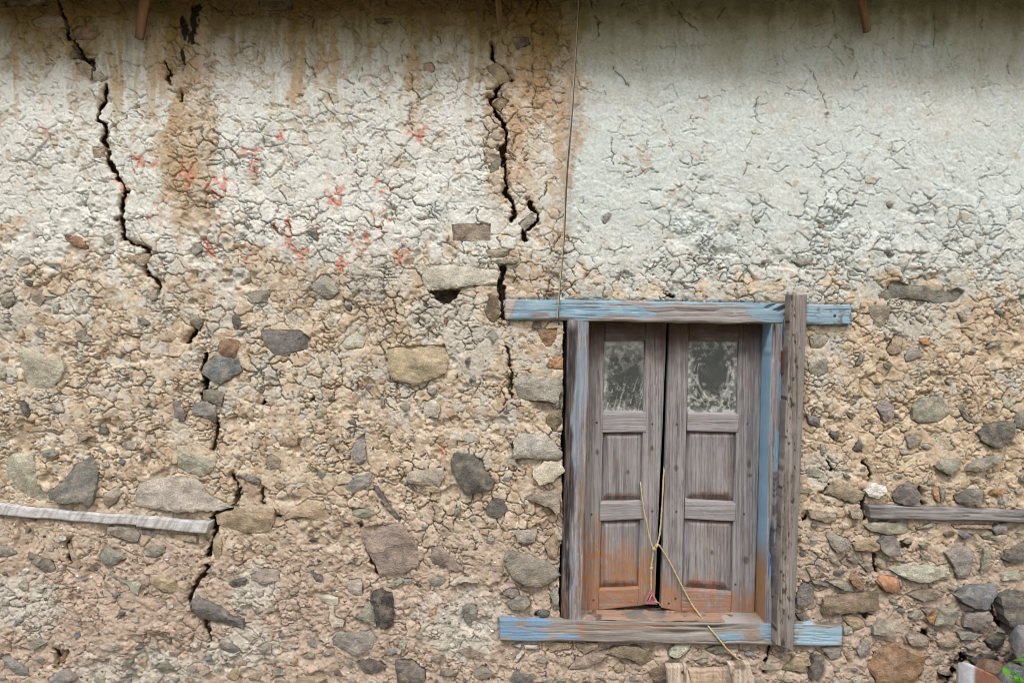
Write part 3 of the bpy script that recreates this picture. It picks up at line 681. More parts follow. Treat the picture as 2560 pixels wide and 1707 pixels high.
# bare patches of old grey render low on the wall
greyp = np.zeros_like(X)
for (cx, cy, rx, ry) in [(60, 1510, 90, 80), (1150, 1560, 100, 85), (1110, 790, 90, 60), (1180, 860, 70, 80), (25, 740, 45, 110), (2290, 800, 100, 70), (2060, 1170, 60, 45), (640, 1470, 60, 70), (600, 1620, 120, 60), (340, 1690, 160, 60), (950, 700, 90, 50)]:
    q = ((X - cx) / rx) ** 2 + ((Y - cy) / ry) ** 2
    greyp = np.maximum(greyp, 1 - sst(.45, 1.35, q + 2.0 * (sml - .5) + 1.2 * (fine - .5)))
H0 = H.copy()

# carve the settlement cracks and holes
jx = X + 26 * (fbm(X, Y, 30, octv=4, seed=2) - .5) + 5 * (vn(X / 6, Y / 6, 1) - .5); jy = Y + 26 * (fbm(X, Y, 30, octv=4, seed=6) - .5) + 5 * (vn(X / 6, Y / 6, 5) - .5)
spall = np.zeros_like(X)
for pts, hw, dep in CRACKS:
    px_ = [p[0] for p in pts]; py_ = [p[1] for p in pts]
    sl = win(min(px_), max(px_), min(py_), max(py_), 22)
    d = segd(jx[sl], jy[sl], pts)
    thin = hw < 3
    nz_ = vn(X[sl] / 15, Y[sl] / 15, 3)
    ww = hw * .62 if thin else hw * (0.6 + 0.9 * nz_)
    H[sl] = np.minimum(H[sl], H0[sl] - dep * (.55 * sst(.25, .6, nz_) if thin else 1.3) * (1 - sst(ww * .6, ww * 1.1, d)))
    if not thin:
        sp_ = sst(.38, .62, vn(X[sl] / 19, Y[sl] / 19, 6)) * (1 - sst(hw * 1.2, hw * 4.2, d + 9 * (fine[sl] - .5)))
        H[sl] -= .016 * sp_ + .004 * np.exp(-(d / (hw * 2.2)) ** 2)
        spall[sl] = np.maximum(spall[sl], np.maximum(sp_, 1 - sst(hw, hw * 2.2, d)))
for poly, dep in HOLES:
    px_ = [p[0] for p in poly]; py_ = [p[1] for p in poly]
    sl = win(min(px_), max(px_), min(py_), max(py_), 12)
    ins = inpoly(jx[sl] , jy[sl], poly); d = segd(jx[sl], jy[sl], poly, True); sd = np.where(ins, -d, d)
    H[sl] = np.minimum(H[sl], H0[sl] - dep * (1 - sst(-3.2, 0.8, sd)))
# sockets of the stones
STONE_BASE = []
STONEMASK = np.zeros(X.shape, bool)
for poly, key, p in STONES:
    px_ = [q[0] for q in poly]; py_ = [q[1] for q in poly]
    sl = win(min(px_), max(px_), min(py_), max(py_), 16)
    xx, yy = X[sl], Y[sl]
    ins = inpoly(xx, yy, poly); d = segd(xx, yy, poly, True)
    base = float(np.percentile(H0[sl][ins], 60)) if ins.any() else 0.0
    STONE_BASE.append(base)
    sd = np.where(ins, -d, d)
    cx, cy = np.mean(px_), np.mean(py_)
    below = 0.55 + 0.45 * np.sign(yy - cy) * sst(0, 12, np.abs(yy - cy))
    H[sl] -= ((.003 if cx > 1280 and cy > 850 else -.001) + (.016 if cx > 1280 and cy > 850 else .009) * vn(xx / 23, yy / 23, 5)) * below * np.exp(-(np.maximum(sd, 0) / 3.2) ** 2) * (p > 0)
    H[sl] = np.where(sd < -1.5, np.minimum(H[sl], base + min(p, 0) - .016), H[sl])
    STONEMASK[sl] |= sd < 3
for q in list(BANDS.values()) + [LINTEL, SILL]:
    px_ = [a[0] for a in q]; py_ = [a[1] for a in q]
    sl = win(min(px_), max(px_), min(py_), max(py_), 16)
    ins = inpoly(X[sl], Y[sl], q); d = segd(X[sl], Y[sl], q, True); sd = np.where(ins, -d, d)
    H[sl] -= 0.006 * np.exp(-(np.maximum(sd, 0) / 4) ** 2)
    H[sl] = np.where(sd < -2.5, np.minimum(H[sl], -.03), H[sl])
    STONEMASK[sl] |= sd < 3
# the wall around the frame sits back a little
fr_ = inpoly(X, Y, [(1240, 730), (2150, 745), (2120, 1630), (1230, 1615)])
# window opening
wob = 10 * (fbm(X, Y, 40, octv=3, seed=5) - .5) + 9 * (vn(X * 0 + 3, Y / 55, 4) - .5)
inop = (X > OPEN_L(Y) + wob) & (X < OPEN_R(Y)) & (Y > 778) & (Y < 1588)
H = np.where(inop, -.30, H)

# pigment
lime_c = mix((.57, .59, .555), (.50, .555, .54), sst(.35, .65, .6 * med + .4 * right))
lime_c = mix(lime_c, (.475, .47, .42), .40 * sst(.45, .75, sml))
mud_c = mix((.48, .395, .295), (.355, .275, .195), sst(.3, .7, .4 * sml + .6 * fine))
mud_c = mix(mud_c, (.51, .46, .375), .6 * sst(.4, .8, r2))
mud_c = mix(mud_c, (.365, .292, .24), .8 * low)
mud_c = mix(mud_c, (.47, .36, .235), .3 * sst(1950, 2200, X) * (1 - low))
gl_c = mix((.46, .435, .375), (.40, .39, .35), fine)
C = mix(mud_c, lime_c, lime * (1 - .45 * sst(500, 900, Y)))
C = mix(C, gl_c, (.55 * lime * sst(560, 900, Y)))
C = mix(C, gl_c, .85 * greyp)
C *= (0.84 + 0.17 * r2 * rough + 0.13 * r1 * rough + 0.15 * (1 - rough) + .22 * (tiny - .5))[..., None]
C = mix(C, (.37, .275, .18), .7 * spall * (1 - sst(600, 900, Y) * .6))
# rain-washed clay runs below the eaves
vs = fbm(X + 26 * (med - .5) + 16 * (sml - .5), Y, 22, 300, octv=4, seed=2); vr = fbm(X, Y, 30, 90, octv=4, seed=6); vs2 = fbm(X, Y, 9, 120, octv=3, seed=5)
def run(cx, wdt, ytop, ybot, colr, amt, sd=0):
    global C
    c = cx + 60 * (fbm(X, Y, 300, 170, octv=3, seed=sd) - .5)
    a = 1 - sst(.40, 1.25, np.abs(X - c) / wdt + 2.4 * (vr - .5) + 2.6 * (sml - .5) + 1.7 * (fine - .5))
    a = a * (1 - sst(ytop, ybot, Y + 260 * (med - .5) + 160 * (vs - .5))) * (.25 + .75 * sst(.36, .56, .5 * fine + .5 * sml))
    C = mix(C, colr, np.clip(a * amt, 0, 1))
run(468, 66, 420, 760, (.40, .295, .175), .85, 1)
run(430, 30, 300, 560, (.35, .245, .135), .6, 2)
run(1330, 115, 170, 400, (.29, .165, .07), .95, 3)
run(1392, 44, 480, 760, (.40, .275, .165), .75, 4)
run(1290, 32, 300, 620, (.42, .29, .17), .6, 5)
run(1330, 60, 520, 760, (.44, .32, .20), .55, 1)
run(735, 26, 240, 330, (.40, .27, .14), .8, 6); run(812, 22, 240, 310, (.38, .25, .13), .8, 1); run(1030, 20, 190, 330, (.42, .29, .16), .75, 2)
run(190, 30, 60, 220, (.33, .23, .10), .8, 3); run(60, 60, 60, 200, (.29, .21, .09), .6, 1)
st = (1 - right * .75) * sst(.55, .72, vs) * (1 - sst(120, 430, Y + 160 * (med - .5)))
C = mix(C, (.34, .245, .12), .75 * st)
# damp green-brown film under the roof, deepened to stand in for eave shade
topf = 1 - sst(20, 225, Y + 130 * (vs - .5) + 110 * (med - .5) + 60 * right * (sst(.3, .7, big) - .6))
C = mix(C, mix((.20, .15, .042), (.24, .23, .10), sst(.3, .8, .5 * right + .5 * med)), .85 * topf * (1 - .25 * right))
C = mix(C, mix((.12, .08, .028), (.13, .12, .05), right), .70 * (1 - sst(-10, 115, Y + 120 * (sml - .5) + 120 * (vs - .5))))  # darkest strip along the top, eave shade painted into the wall colour
# soot drip
so = spots_(X, Y, [(487, 50, 15, 52), (464, 80, 11, 40), (478, 96, 13, 26), (492, 22, 13, 18), (458, 145, 8, 34), (455, 55, 7, 18)])
C = mix(C, (.012, .011, .010), .95 * sst(.23, .33, so * (.02 + .95 * fbm(X, Y, 9, 16, octv=4, seed=4))))
# rubbed-off red colour
red = np.zeros_like(X)
for cx, cy, r in [(365, 405, 40), (545, 470, 46), (566, 560, 44), (612, 380, 40), (697, 555, 46), (780, 545, 44), (830, 500, 40), (862, 468, 34), (958, 468, 30), (955, 545, 44),
                  (912, 600, 46), (750, 640, 36), (1000, 632, 36), (620, 655, 30), (400, 525, 42), (165, 325, 40), (120, 318, 26), (1080, 1068, 22), (705, 590, 36), (1100, 1130, 22),
                  (640, 420, 30), (1045, 330, 30), (715, 345, 26), (850, 660, 26), (1015, 645, 30), (290, 480, 36), (1190, 705, 26), (470, 440, 40), (520, 620, 30)]:
    red = np.maximum(red, np.exp(-((X - cx) ** 2 + (Y - cy) ** 2) / (r * r * .9)))
redn = fbm(X, Y, 30, octv=4, seed=3)
C = mix(C, (.48, .20, .14), .80 * sst(.16, .75, red * sst(.46, .62, .55 * redn + .45 * fbm(X, Y, 9, octv=3, seed=1)) * (1.5 - 1.0 * np.clip(d1 / 9, 0, 1))))
# brown flecks where limewash popped off on the right
fl = sst(.72, .77, fbm(X, Y, 30, octv=3, seed=0)) * right * sst(60, 420, Y)
C = mix(C, (.38, .28, .18), .55 * fl * sst(.4, .55, fine))
C = np.clip(C, .004, .9)

# mesh
hx = (X - 1280) * S; hz = ZC + (853.5 - Y) * S
deep = np.where(inop, 0, np.clip(H0 - H - .012, 0, .2))               # the cracks and holes run in obliquely
V = np.stack([hx * (1 + .9 * deep / D), -H, ZC + (hz - ZC) * (1 + .9 * deep / D)], -1).reshape(-1, 3)
idx = np.arange(NX * NY, dtype=np.int32).reshape(NY, NX)
Q = np.stack([idx[:-1, :-1], idx[1:, :-1], idx[1:, 1:], idx[:-1, 1:]], -1).reshape(-1, 4)
keep = ~(inop[:-1, :-1] & inop[1:, :-1] & inop[1:, 1:] & inop[:-1, 1:]).reshape(-1)
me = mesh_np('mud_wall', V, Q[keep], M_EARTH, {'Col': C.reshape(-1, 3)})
wall = link('mud_wall', me)
tag(wall, 'cracked mud wall with flaking limewash above and bare stony clay below', 'wall')

def wall_h(px, py):
    i = int(np.clip(np.searchsorted(ys, py), 0, NY - 1)); j = int(np.clip(np.searchsorted(xs, px), 0, NX - 1))
    return float(H[i, j])

# ------------------------------------------------------------------ stones bedded in the wall
def resample(poly, sp, jit):
    out = []
    n = len(poly)
    for i in range(n):
        a = np.array(poly[i]); b = np.array(poly[(i + 1) % n]); L = np.hypot(*(b - a)); k = max(1, int(round(L / sp)))
        nrm = np.array([-(b - a)[1], (b - a)[0]]) / max(L, 1e-3)
        for t in range(k):
            out.append(a + (b - a) * t / k + nrm * random.uniform(-jit, jit) * (0.4 if t == 0 else 1))
    return out
def stone_mesh(poly, base, p, seed, name='stone', sp=None):
    """rough stone: outline, broken front face, sides running back into the clay; local origin at its middle"""
    A = np.array(poly); c = A.mean(0); size = float(np.sqrt(np.ptp(A[:, 0]) * np.ptp(A[:, 1])))
    sp = sp or max(5.0, min(8.5, size / 6))
    ol = resample(poly, sp, min(2.2, size * .035))
    n = len(ol)
    pts = [Vector(q) for q in ol]
    bx0, by0 = A.min(0); bx1, by1 = A.max(0)
    ring_in = min(2.6, size * .09)
    g = sp * 1.05
    xx, yy = np.meshgrid(np.arange(bx0, bx1, g), np.arange(by0, by1, g))
    xx = xx + np.array([[random.uniform(-.35, .35) * g for _ in range(xx.shape[1])] for _ in range(xx.shape[0])])
    yy = yy + np.array([[random.uniform(-.35, .35) * g for _ in range(yy.shape[1])] for _ in range(yy.shape[0])])
    xx = xx.ravel(); yy = yy.ravel()
    olt = [tuple(q) for q in ol]
    ok = inpoly(xx, yy, olt) & (segd(xx, yy, olt, True) > ring_in * .9)
    ins = [Vector((float(a), float(b))) for a, b in zip(xx[ok], yy[ok])]
    vs_, es, fs, ov, oe, of = geometry.delaunay_2d_cdt(pts + ins, [(i, (i + 1) % n) for i in range(n)], [list(range(n))], 1, 1e-4)
    if not fs: return None
    vx = np.array([v[0] for v in vs_]); vy = np.array([v[1] for v in vs_])
    dist = segd(vx, vy, olt, True)
    rs = random.Random(seed)
    ang = rs.uniform(0, 6.28); tl = rs.uniform(.02, .10)
    tilt = tl * ((vx - c[0]) * math.cos(ang) + (vy - c[1]) * math.sin(ang)) * S
    nz = fbm(vx + seed * 53, vy + seed * 17, max(size * .45, 14), octv=3, seed=seed % 5) - .5
    fac = np.abs(vn((vx * math.cos(ang) + vy * math.sin(ang)) / max(size * .33, 9) + seed, (vy) / (size * 1.2) + seed * 3, 2) - .5)
    edge = np.clip(dist / ring_in, 0, 1)
    brk = np.full(vx.shape, .004 + .00004 * size)                       # broken faces meeting at ridges
    for _ in range(rs.choice([2, 3, 4])):
        aa = rs.uniform(0, 6.28); sl_ = rs.uniform(.08, .34)
        brk = np.minimum(brk, rs.uniform(.05, .30) * size * S * sl_ + sl_ * S * ((vx - c[0]) * math.cos(aa) + (vy - c[1]) * math.sin(aa)))
    brk = np.maximum(brk, -.016)
    brk = brk + np.floor((nz + .5 + .25 * rs.random()) * 6) / 6 * (.008 + .00006 * size) - .004
    h = base + p + tilt + brk + nz * (.003 + .00004 * size) - fac * (.003 + .00008 * size) - (1 - edge) * (.0018 + .00002 * size) + .003
    loc = Vector(P(float(c[0]), float(c[1]), base + p))
    V = [Vector(P(float(a), float(b), float(hh))) - loc for a, b, hh in zip(vx, vy, h)]
    F = []
    for f in fs:
        a, b, d_ = f[0], f[1], f[2]
        area = (vx[b] - vx[a]) * (vy[d_] - vy[a]) - (vy[b] - vy[a]) * (vx[d_] - vx[a])
        F.append((a, d_, b) if area > 0 else (a, b, d_))
    # skirt
    cnt = {}
    for f in F:
        for i in range(3):
            e = (f[i], f[(i + 1) % 3]); cnt[e] = 1
    for (a, b) in list(cnt):
        if (b, a) not in cnt:
            ia = len(V)
            for q in (a, b):
                w_ = V[q]; V.append(Vector((w_.x * .985, 0.055, w_.z * .985)))
            F.append((b, a, ia)); F.append((b, ia, ia + 1))
    me = bpy.data.meshes.new(name); me.from_pydata([tuple(v) for v in V], [], F); me.materials.append(M_STONE)
    return me, loc
def jitter_col(c, a=.16):
    m = random.uniform(1 - a, 1 + a)
    return tuple(min(.9, x * m * random.uniform(.95, 1.05)) for x in c) + (1,)
nst = 0
for i, ((poly, key, p), base) in enumerate(zip(STONES, STONE_BASE)):
    r = stone_mesh(poly, base, p, i + 1)
    if r is None: continue
    o = link('stone', r[0], wall, r[1]); o.color = jitter_col(PAL[key]); nst += 1
# smaller stones pressed into the clay
occ = STONEMASK | inop
def blob(cx, cy, r, k=6, flat=False):
    a0 = random.uniform(0, 6.28); e = random.uniform(.33, .62) if flat else random.uniform(.45, .95); th = random.uniform(-.28, .28) if flat else random.uniform(-.5, .5)
    pts = []
    for i in range(k):
        a = a0 + 6.283 * (i + random.uniform(-.25, .25)) / k; rr = r * random.uniform(.62, 1.2)
        x, y = rr * math.cos(a), rr * e * math.sin(a)
        pts.append((cx + x * math.cos(th) - y * math.sin(th), cy + x * math.sin(th) + y * math.cos(th)))
    if sum(pts[i][0] * pts[(i + 1) % k][1] - pts[(i + 1) % k][0] * pts[i][1] for i in range(k)) < 0: pts.reverse()
    return pts
def free(cx, cy, r):
    sl = win(cx - r, cx + r, cy - r, cy + r, 2)
    return not occ[sl].any()
keys = ['g', 'n', 'l', 'p', 't', 'd', 'v', 'N', 'l', 'g', 't', 'b', 'p', 'n']
placed = 0; tries = 0
while placed < 260 and tries < 9000:
    tries += 1
    cx = random.uniform(0, 2560); cy = 560 + 1147 * math.sqrt(random.random())
    rub = cx > 1960 and cy > 1180 or cy > 1610
    if not rub and random.random() < .9: continue
    r = random.choice([7, 8, 9, 10, 12, 14, 16])
    if rub: r = random.choice([12, 15, 19, 25, 32, 40]) if tries < 5000 else random.choice([9, 12, 15])
    ry_ = r * .6 if rub else r
    if occ[win(cx - r, cx + r, cy - ry_, cy + ry_, 3)].any(): continue
    sl = win(cx - r, cx + r, cy - ry_, cy + ry_, 0)
    base = float(np.percentile(H[sl], 65))
    poly = blob(cx, cy, r, random.choice([4, 5, 6, 7]), rub)
    res = stone_mesh(poly, base, random.uniform(.004, .014) if rub else random.uniform(.001, .006), 500 + placed, 'pebble', sp=max(4, r * .5))
    if res is None: continue
    occ[sl] = True
    o = link('pebble', res[0], wall, res[1]); o.color = jitter_col(PAL[random.choice(keys)], .25); placed += 1
# grit and flakes too many to count
GV, GF, GC = [], [], []
gk = [PAL[k] for k in ('w', 'l', 'g', 'n', 't', 'p', 'd', 'N', 't', 'o')]
n_g = 0
while n_g < 2600:
    cx = random.uniform(-60, 2620); cy = 520 + 1230 * random.random() ** .6
    if random.random() > .25 + .75 * min(1, max(0, (cy - 600) / 900)): continue
    r = random.uniform(1.8, 5.2) * (1.25 if cy > 1300 else 1)
    if not free(cx, cy, r): continue
    h = wall_h(cx, cy); b = len(GV)
    pts = blob(cx, cy, r, 5)
    top = P(cx + random.uniform(-.4, .4) * r, cy + random.uniform(-.4, .4) * r, h + r * S * random.uniform(.5, 1.1))
    for q in pts: GV.append(P(q[0], q[1], h + r * S * random.uniform(-.1, .25)))
    for q in pts: GV.append(P(q[0], q[1], h - .012))
    GV.append(top)
    c = jitter_col(random.choice(gk), .25)[:3]
    GC += [c] * 11
    for i in range(5):
        j = (i + 1) % 5
        GF += [(b + 10, b + j, b + i), (b + i, b + j, b + 5 + j), (b + i, b + 5 + j, b + 5 + i)]
    n_g += 1
gm = mesh_np('grit', np.array(GV), np.array(GF), M_EARTH, {'Col': np.array(GC, f32)}, smooth=False)
tag(link('grit', gm, wall), kind='stuff')

# ------------------------------------------------------------------ wood pieces
def slab(name, quad, h, thick, parent, colf, dispf=None, step=4.0, bevel=2.0, wob=(0, 20), mat=None, sidecol=None, extra=None):
    (ax, ay), (bx, by), (cx, cy), (dx, dy) = quad
    wd = max(math.hypot(bx - ax, by - ay), math.hypot(cx - dx, cy - dy)); ht = max(math.hypot(dx - ax, dy - ay), math.hypot(cx - bx, cy - by))
    def par(L):
        n = max(2, int(round((L - 2 * bevel) / step)))
        m = np.linspace(bevel / L, 1 - bevel / L, n + 1)
        return np.concatenate([[0, 0], m, [1, 1]])
    u, v = np.meshgrid(par(wd), par(ht))
    PX = (ax * (1 - u) + bx * u) * (1 - v) + (dx * (1 - u) + cx * u) * v
    PY = (ay * (1 - u) + by * u) * (1 - v) + (dy * (1 - u) + cy * u) * v
    PXc, PYc = PX.copy(), PY.copy()
    if wob[0]:
        PX = PX + wob[0] * (fbm(PXc, PYc, wob[1], octv=2, seed=3) - .5) * 2; PY = PY + wob[0] * (fbm(PXc, PYc, wob[1], octv=2, seed=6) - .5) * 2
    de = np.minimum(np.minimum(u, 1 - u) * wd, np.minimum(v, 1 - v) * ht)
    hh = np.full(u.shape, h, float) - np.where(de < bevel * .5, bevel * .8 * S, 0)
    if dispf is not None: hh = hh + dispf(PXc, PYc, u, v, de)
    cc = np.array(colf(PXc, PYc, u, v), f32)
    ny, nx = u.shape
    ringm = np.zeros(u.shape, bool); ringm[0] = ringm[-1] = True; ringm[:, 0] = ringm[:, -1] = True
    k = (D - hh) / D
    if sidecol is not None:
        r2_ = ringm.copy(); r2_[1] = r2_[-2] = True; r2_[:, 1] = r2_[:, -2] = True
        cc = np.where(r2_[..., None], np.array(sidecol(PXc, PYc, u, v), f32), cc)
    wxx = (PX - 1280) * S * k; wzz = ZC + (853.5 - PY) * S * k; wyy = np.where(ringm, -(h - thick), -hh)
    Vv = np.stack([wxx, wyy, wzz], -1).reshape(-1, 3)
    idx = np.arange(nx * ny).reshape(ny, nx)
    Qd = np.stack([idx[:-1, :-1], idx[1:, :-1], idx[1:, 1:], idx[:-1, 1:]], -1).reshape(-1, 4)
    Qd = np.vstack([Qd, [[idx[0, 0], idx[0, -1], idx[-1, -1], idx[-1, 0]]]])
    ctr = Vv.mean(0); 
    cols = {'Col': np.clip(cc.reshape(-1, 3), .004, .9)}
    if extra is not None: cols['dust'] = extra(PXc, PYc, u, v).reshape(-1)
    m = mesh_np(name, Vv - ctr, Qd, mat, cols)
    o = link(name, m, None, Vector(ctr))
    if parent is not None: adopt(o, parent)
    return o
GREY = ((.165, .150, .145), (.345, .325, .32))
def grain(px, py, horiz, seed=0, tight=2.4):
    return fbm(px, py, 150, tight, octv=4, seed=seed) if horiz else fbm(px, py, tight, 150, octv=4, seed=seed)
def greywood(px, py, horiz, seed=0, lo=GREY[0], hi=GREY[1]):
    g = grain(px, py, horiz, seed)
    c = mix(lo, hi, sst(.3, .72, g))
    c = mix(c, (.075, .062, .056), .6 * sst(.64, .76, grain(px + 77, py + 31, horiz, seed + 2, 2.6)))
    return mix(c, (.29, .28, .275), .3 * sst(.5, .8, fbm(px, py, 60, octv=3, seed=seed + 1)))
def spots(px, py, lst):
    m = np.zeros_like(px)
    for cx, cy, rx, ry in lst: m = np.maximum(m, np.exp(-((px - cx) / rx) ** 2 - ((py - cy) / ry) ** 2))
    return m
BLUE = (.185, .305, .40); BLUE2 = (.145, .25, .375)
def gdisp(horiz, amp, seed=0):
    def f(px, py, u, v, de):
        g = grain(px, py, horiz, seed, 4.5)
        return amp * (g - .5) - amp * 1.6 * sst(.62, .72, grain(px + 77, py + 31, horiz, seed + 2, 2.6))
    return f

window = empty('wooden_window', P(1690, 1615, 0.0))
tag(window, 'small weathered window with blue flaking frame and two tied panelled shutters', 'window')

def c_lintel(px, py, u, v):
    c = greywood(px, py, True, 1)
    b = spots(px, py, [(1325, 765, 55, 30), (1305, 792, 40, 16), (1420, 770, 90, 20), (1500, 752, 90, 9), (1590, 778, 50, 22), (1480, 778, 60, 22), (1650, 758, 40, 9), (1905, 775, 60, 26), (1935, 792, 50, 20), (1860, 760, 70, 8), (1760, 754, 90, 8), (1390, 752, 120, 10)])
    n = fbm(px, py, 46, 15, octv=4, seed=2)
    m = sst(.555, .60, .60 * b + .60 * n + .42 * (grain(px, py, True, 5) - .5))
    m = np.maximum(m, sst(2010, 2024, px))
    m = np.maximum(m * sst(1279, 1285, px + (py - 775) * .35), 0)
    c = mix(c, mix(BLUE, (.235, .39, .49), sst(.4, .7, n)), .88 * m * (.55 + .45 * sst(.36, .5, grain(px, py, True, 7, 2.0))))
    c = mix(c, (.40, .36, .33), (1 - sst(1277, 1283, px + (py - 775) * .35)) * .8)
    return mix(c, (.09, .085, .08), .7 * sst(.66, .74, fbm(px, py, 8, octv=2, seed=4)) * sst(2000, 2050, px) * (1 - sst(2095, 2125, px) * 0))
def d_lintel(px, py, u, v, de):
    d = gdisp(True, .0022, 1)(px, py, u, v, de)
    g = spots(px, py, [(1940, 768, 30, 9), (1962, 776, 22, 12)])
    dg = vn((px + py * 1.6) / 60, (py + px * .55) / 6, 3)
    return d - .014 * sst(.25, .6, g) * sst(.45, .7, dg) - .006 * (1 - sst(0, 5, de)) * fbm(px, py, 30, octv=2, seed=1)
slab('lintel', LINTEL, .024, .10, window, c_lintel, d_lintel, 2.0, 2.0, (2.0, 70), M_WH)
def c_sill(px, py, u, v):
    c = greywood(px, py, True, 3, (.15, .135, .12), (.30, .285, .265))
    n = fbm(px, py, 40, 12, octv=4, seed=5)
    b = spots(px, py, [(1262, 1568, 40, 30), (1310, 1585, 60, 22), (1345, 1560, 40, 14), (1425, 1592, 45, 8), (1920, 1580, 26, 26), (2040, 1590, 70, 40), (2090, 1585, 40, 30), (1830, 1590, 40, 14)])
    m = sst(.58, .64, .60 * b + .58 * n + .42 * (grain(px, py, True, 5) - .5))
    c = mix(c, mix(BLUE2, (.25, .38, .48), sst(1600, 2050, px)), .85 * m)
    c = mix(c, (.30, .16, .09), .6 * spots(px, py, [(1455, 1575, 14, 18), (1890, 1585, 22, 12), (1600, 1565, 120, 6)]))
    return c
slab('sill', SILL, .028, .13, window, c_sill, lambda px, py, u, v, de: gdisp(True, .003, 3)(px, py, u, v, de) - .018 * spots(px, py, [(1700, 1578, 46, 3.5), (1770, 1566, 40, 2.5)]), 2.0, 2.6, (2.4, 80), M_WH)
def c_sillback(px, py, u, v):
    c = mix((.26, .165, .115), (.36, .25, .195), fbm(px, py, 90, 10, octv=4, seed=2))
    return mix(c, (.12, .085, .07), sst(.55, .7, fbm(px, py, 25, octv=3, seed=4)))
# top face of the sill between the jambs, deep behind the front edge
sb_v, sb_c = [], []
us = np.linspace(1449, 1917, 120); dd = np.linspace(.022, -.115, 12)
for a, t in enumerate(dd):
    for x in us:
        y0 = 1551 + (x - 1249) * .0163 + 0.8
        z = ZC + (853.5 - y0) * S * (D - .026) / D
        sb_v.append(((x - 1280) * S * (D - t) / D if False else (x - 1280) * S * (D - .026) / D, -t, z + .004 + .004 * float(vn(x / 14, a / 1.5, 2)) + .006 * float(vn(x / 60, a / 4, 5))))
uu, vv = np.meshgrid(us, np.arange(12) * 6.0)
sbq = np.array([(r * 120 + c_, r * 120 + c_ + 1, (r + 1) * 120 + c_ + 1, (r + 1) * 120 + c_) for r in range(11) for c_ in range(119)])
sbm = mesh_np('sill_ledge', np.array(sb_v), sbq, M_WH, {'Col': c_sillback(uu, vv, 0, 0).reshape(-1, 3)})
adopt(link('sill_ledge', sbm), window)

def c_ljamb(px, py, u, v):
    c = greywood(px, py, False, 2, (.13, .12, .125), (.30, .285, .29))
    n = fbm(px, py, 14, 90, octv=4, seed=3)
    b = spots(u, v, [(.75, .03, .4, .05), (.6, .2, .3, .16), (.82, .22, .14, .2), (.5, .36, .25, .10), (.5, .47, .16, .08), (.55, .78, .25, .07), (.5, .87, .3, .05)])
    c = mix(c, (.175, .25, .34), .5 * sst(.55, .75, .50 * b + .60 * n))
    rot = (1 - sst(.30, .52, u + .6 * (n - .5))) * sst(.01, .06, v)
    c = mix(c, mix((.028, .024, .024), (.16, .14, .13), sst(.45, .75, grain(px, py, False, 6))), .92 * rot)
    return mix(c, (.20, .10, .055), .5 * sst(.6, .7, fbm(px, py, 10, 70, octv=3, seed=6)) * sst(.4, .6, v))
def d_ljamb(px, py, u, v, de):
    rot = (1 - sst(.2, .5, u)) * sst(.02, .08, v)
    return gdisp(False, .002, 2)(px, py, u, v, de) - rot * (.004 + .016 * sst(.4, .75, fbm(px, py, 7, 90, octv=3, seed=4)))
slab('jamb', [(1421, 789), (1474, 791), (1453, 1557), (1403, 1557)], .020, .135, window, c_ljamb, d_ljamb, 2.0, 2.0, (2.2, 60), M_WV)
def c_rjamb(px, py, u, v):
    c = greywood(px, py, False, 4, (.15, .135, .14), (.32, .30, .31))
    n = fbm(px, py, 16, 60, octv=4, seed=1)
    b = spots(u, v, [(.8, .03, .4, .05), (.85, .10, .25, .08), (.6, .20, .3, .06), (.75, .24, .4, .05), (.9, .40, .3, .02), (.5, .42, .2, .06), (.8, .47, .3, .03), (.75, .56, .35, .10), (.6, .72, .16, .11), (.5, .85, .3, .04), (.4, .6, .1, .2)])
    m = sst(.555, .61, .58 * b + .58 * n + .42 * (grain(px, py, False, 5) - .5))
    c = mix(c, BLUE, .88 * m)
    c = mix(c, (.12, .33, .68), .9 * sst(.3, .7, spots(u, v, [(.28, .70, .10, .06), (.26, .80, .06, .06)])))
    return c
def s_rjamb(px, py, u, v):
    c = mix((.16, .285, .40), (.25, .36, .45), fbm(px, py, 10, 60, octv=3, seed=2))
    return mix(c, (.30, .17, .09), sst(.70, .84, v))
slab('jamb', [(1929, 794), (1976, 794), (1948, 1562), (1911, 1562)], .020, .135, window, c_rjamb,
     lambda px, py, u, v, de: gdisp(False, .002, 4)(px, py, u, v, de) - .016 * sst(.35, .7, spots(u, v, [(.28, .72, .10, .07), (.26, .80, .05, .06), (.15, .08, .12, .07)])), 2.0, 2.0, (1.2, 60), M_WV, sidecol=s_rjamb)
def c_strip(px, py, u, v):
    c = greywood(px, py, False, 5, (.10, .09, .10), (.24, .22, .23))
    return mix(c, (.05, .045, .05), .7 * sst(.55, .62, vn((px + py) / 4.0, (px - py) / 60, 3)))
slab('cover_strip', [(1960, 797), (1984, 797), (1975, 1178), (1953, 1178)], .034, .05, window, c_strip, gdisp(False, .002, 3), 3.4, 1.5, (1.5, 40), M_WV)
slab('cover_strip', [(1938, 1180), (1968, 1178), (1956, 1490), (1931, 1490)], .040, .05, window, c_strip, gdisp(False, .002, 5), 3.4, 1.5, (1.5, 40), M_WV)
hg = slab('hinge', [(1957, 877), (1974, 876), (1973, 933), (1956, 933)], .043, .02, window, lambda px, py, u, v: np.full(px.shape + (3,), .2), lambda px, py, u, v, de: -.003 * (np.abs(u - .55) < .09) * (np.abs(v - .27) < .12) - .003 * (np.abs(u - .55) < .09) * (np.abs(v - .72) < .12), 2.5, 1.0, (0, 1), M_HINGE)
slab('hinge', [(1945, 1405), (1957, 1404), (1952, 1470), (1941, 1470)], .044, .02, window, lambda px, py, u, v: np.full(px.shape + (3,), .2), None, 4, 1.0, (0, 1), M_HINGE)

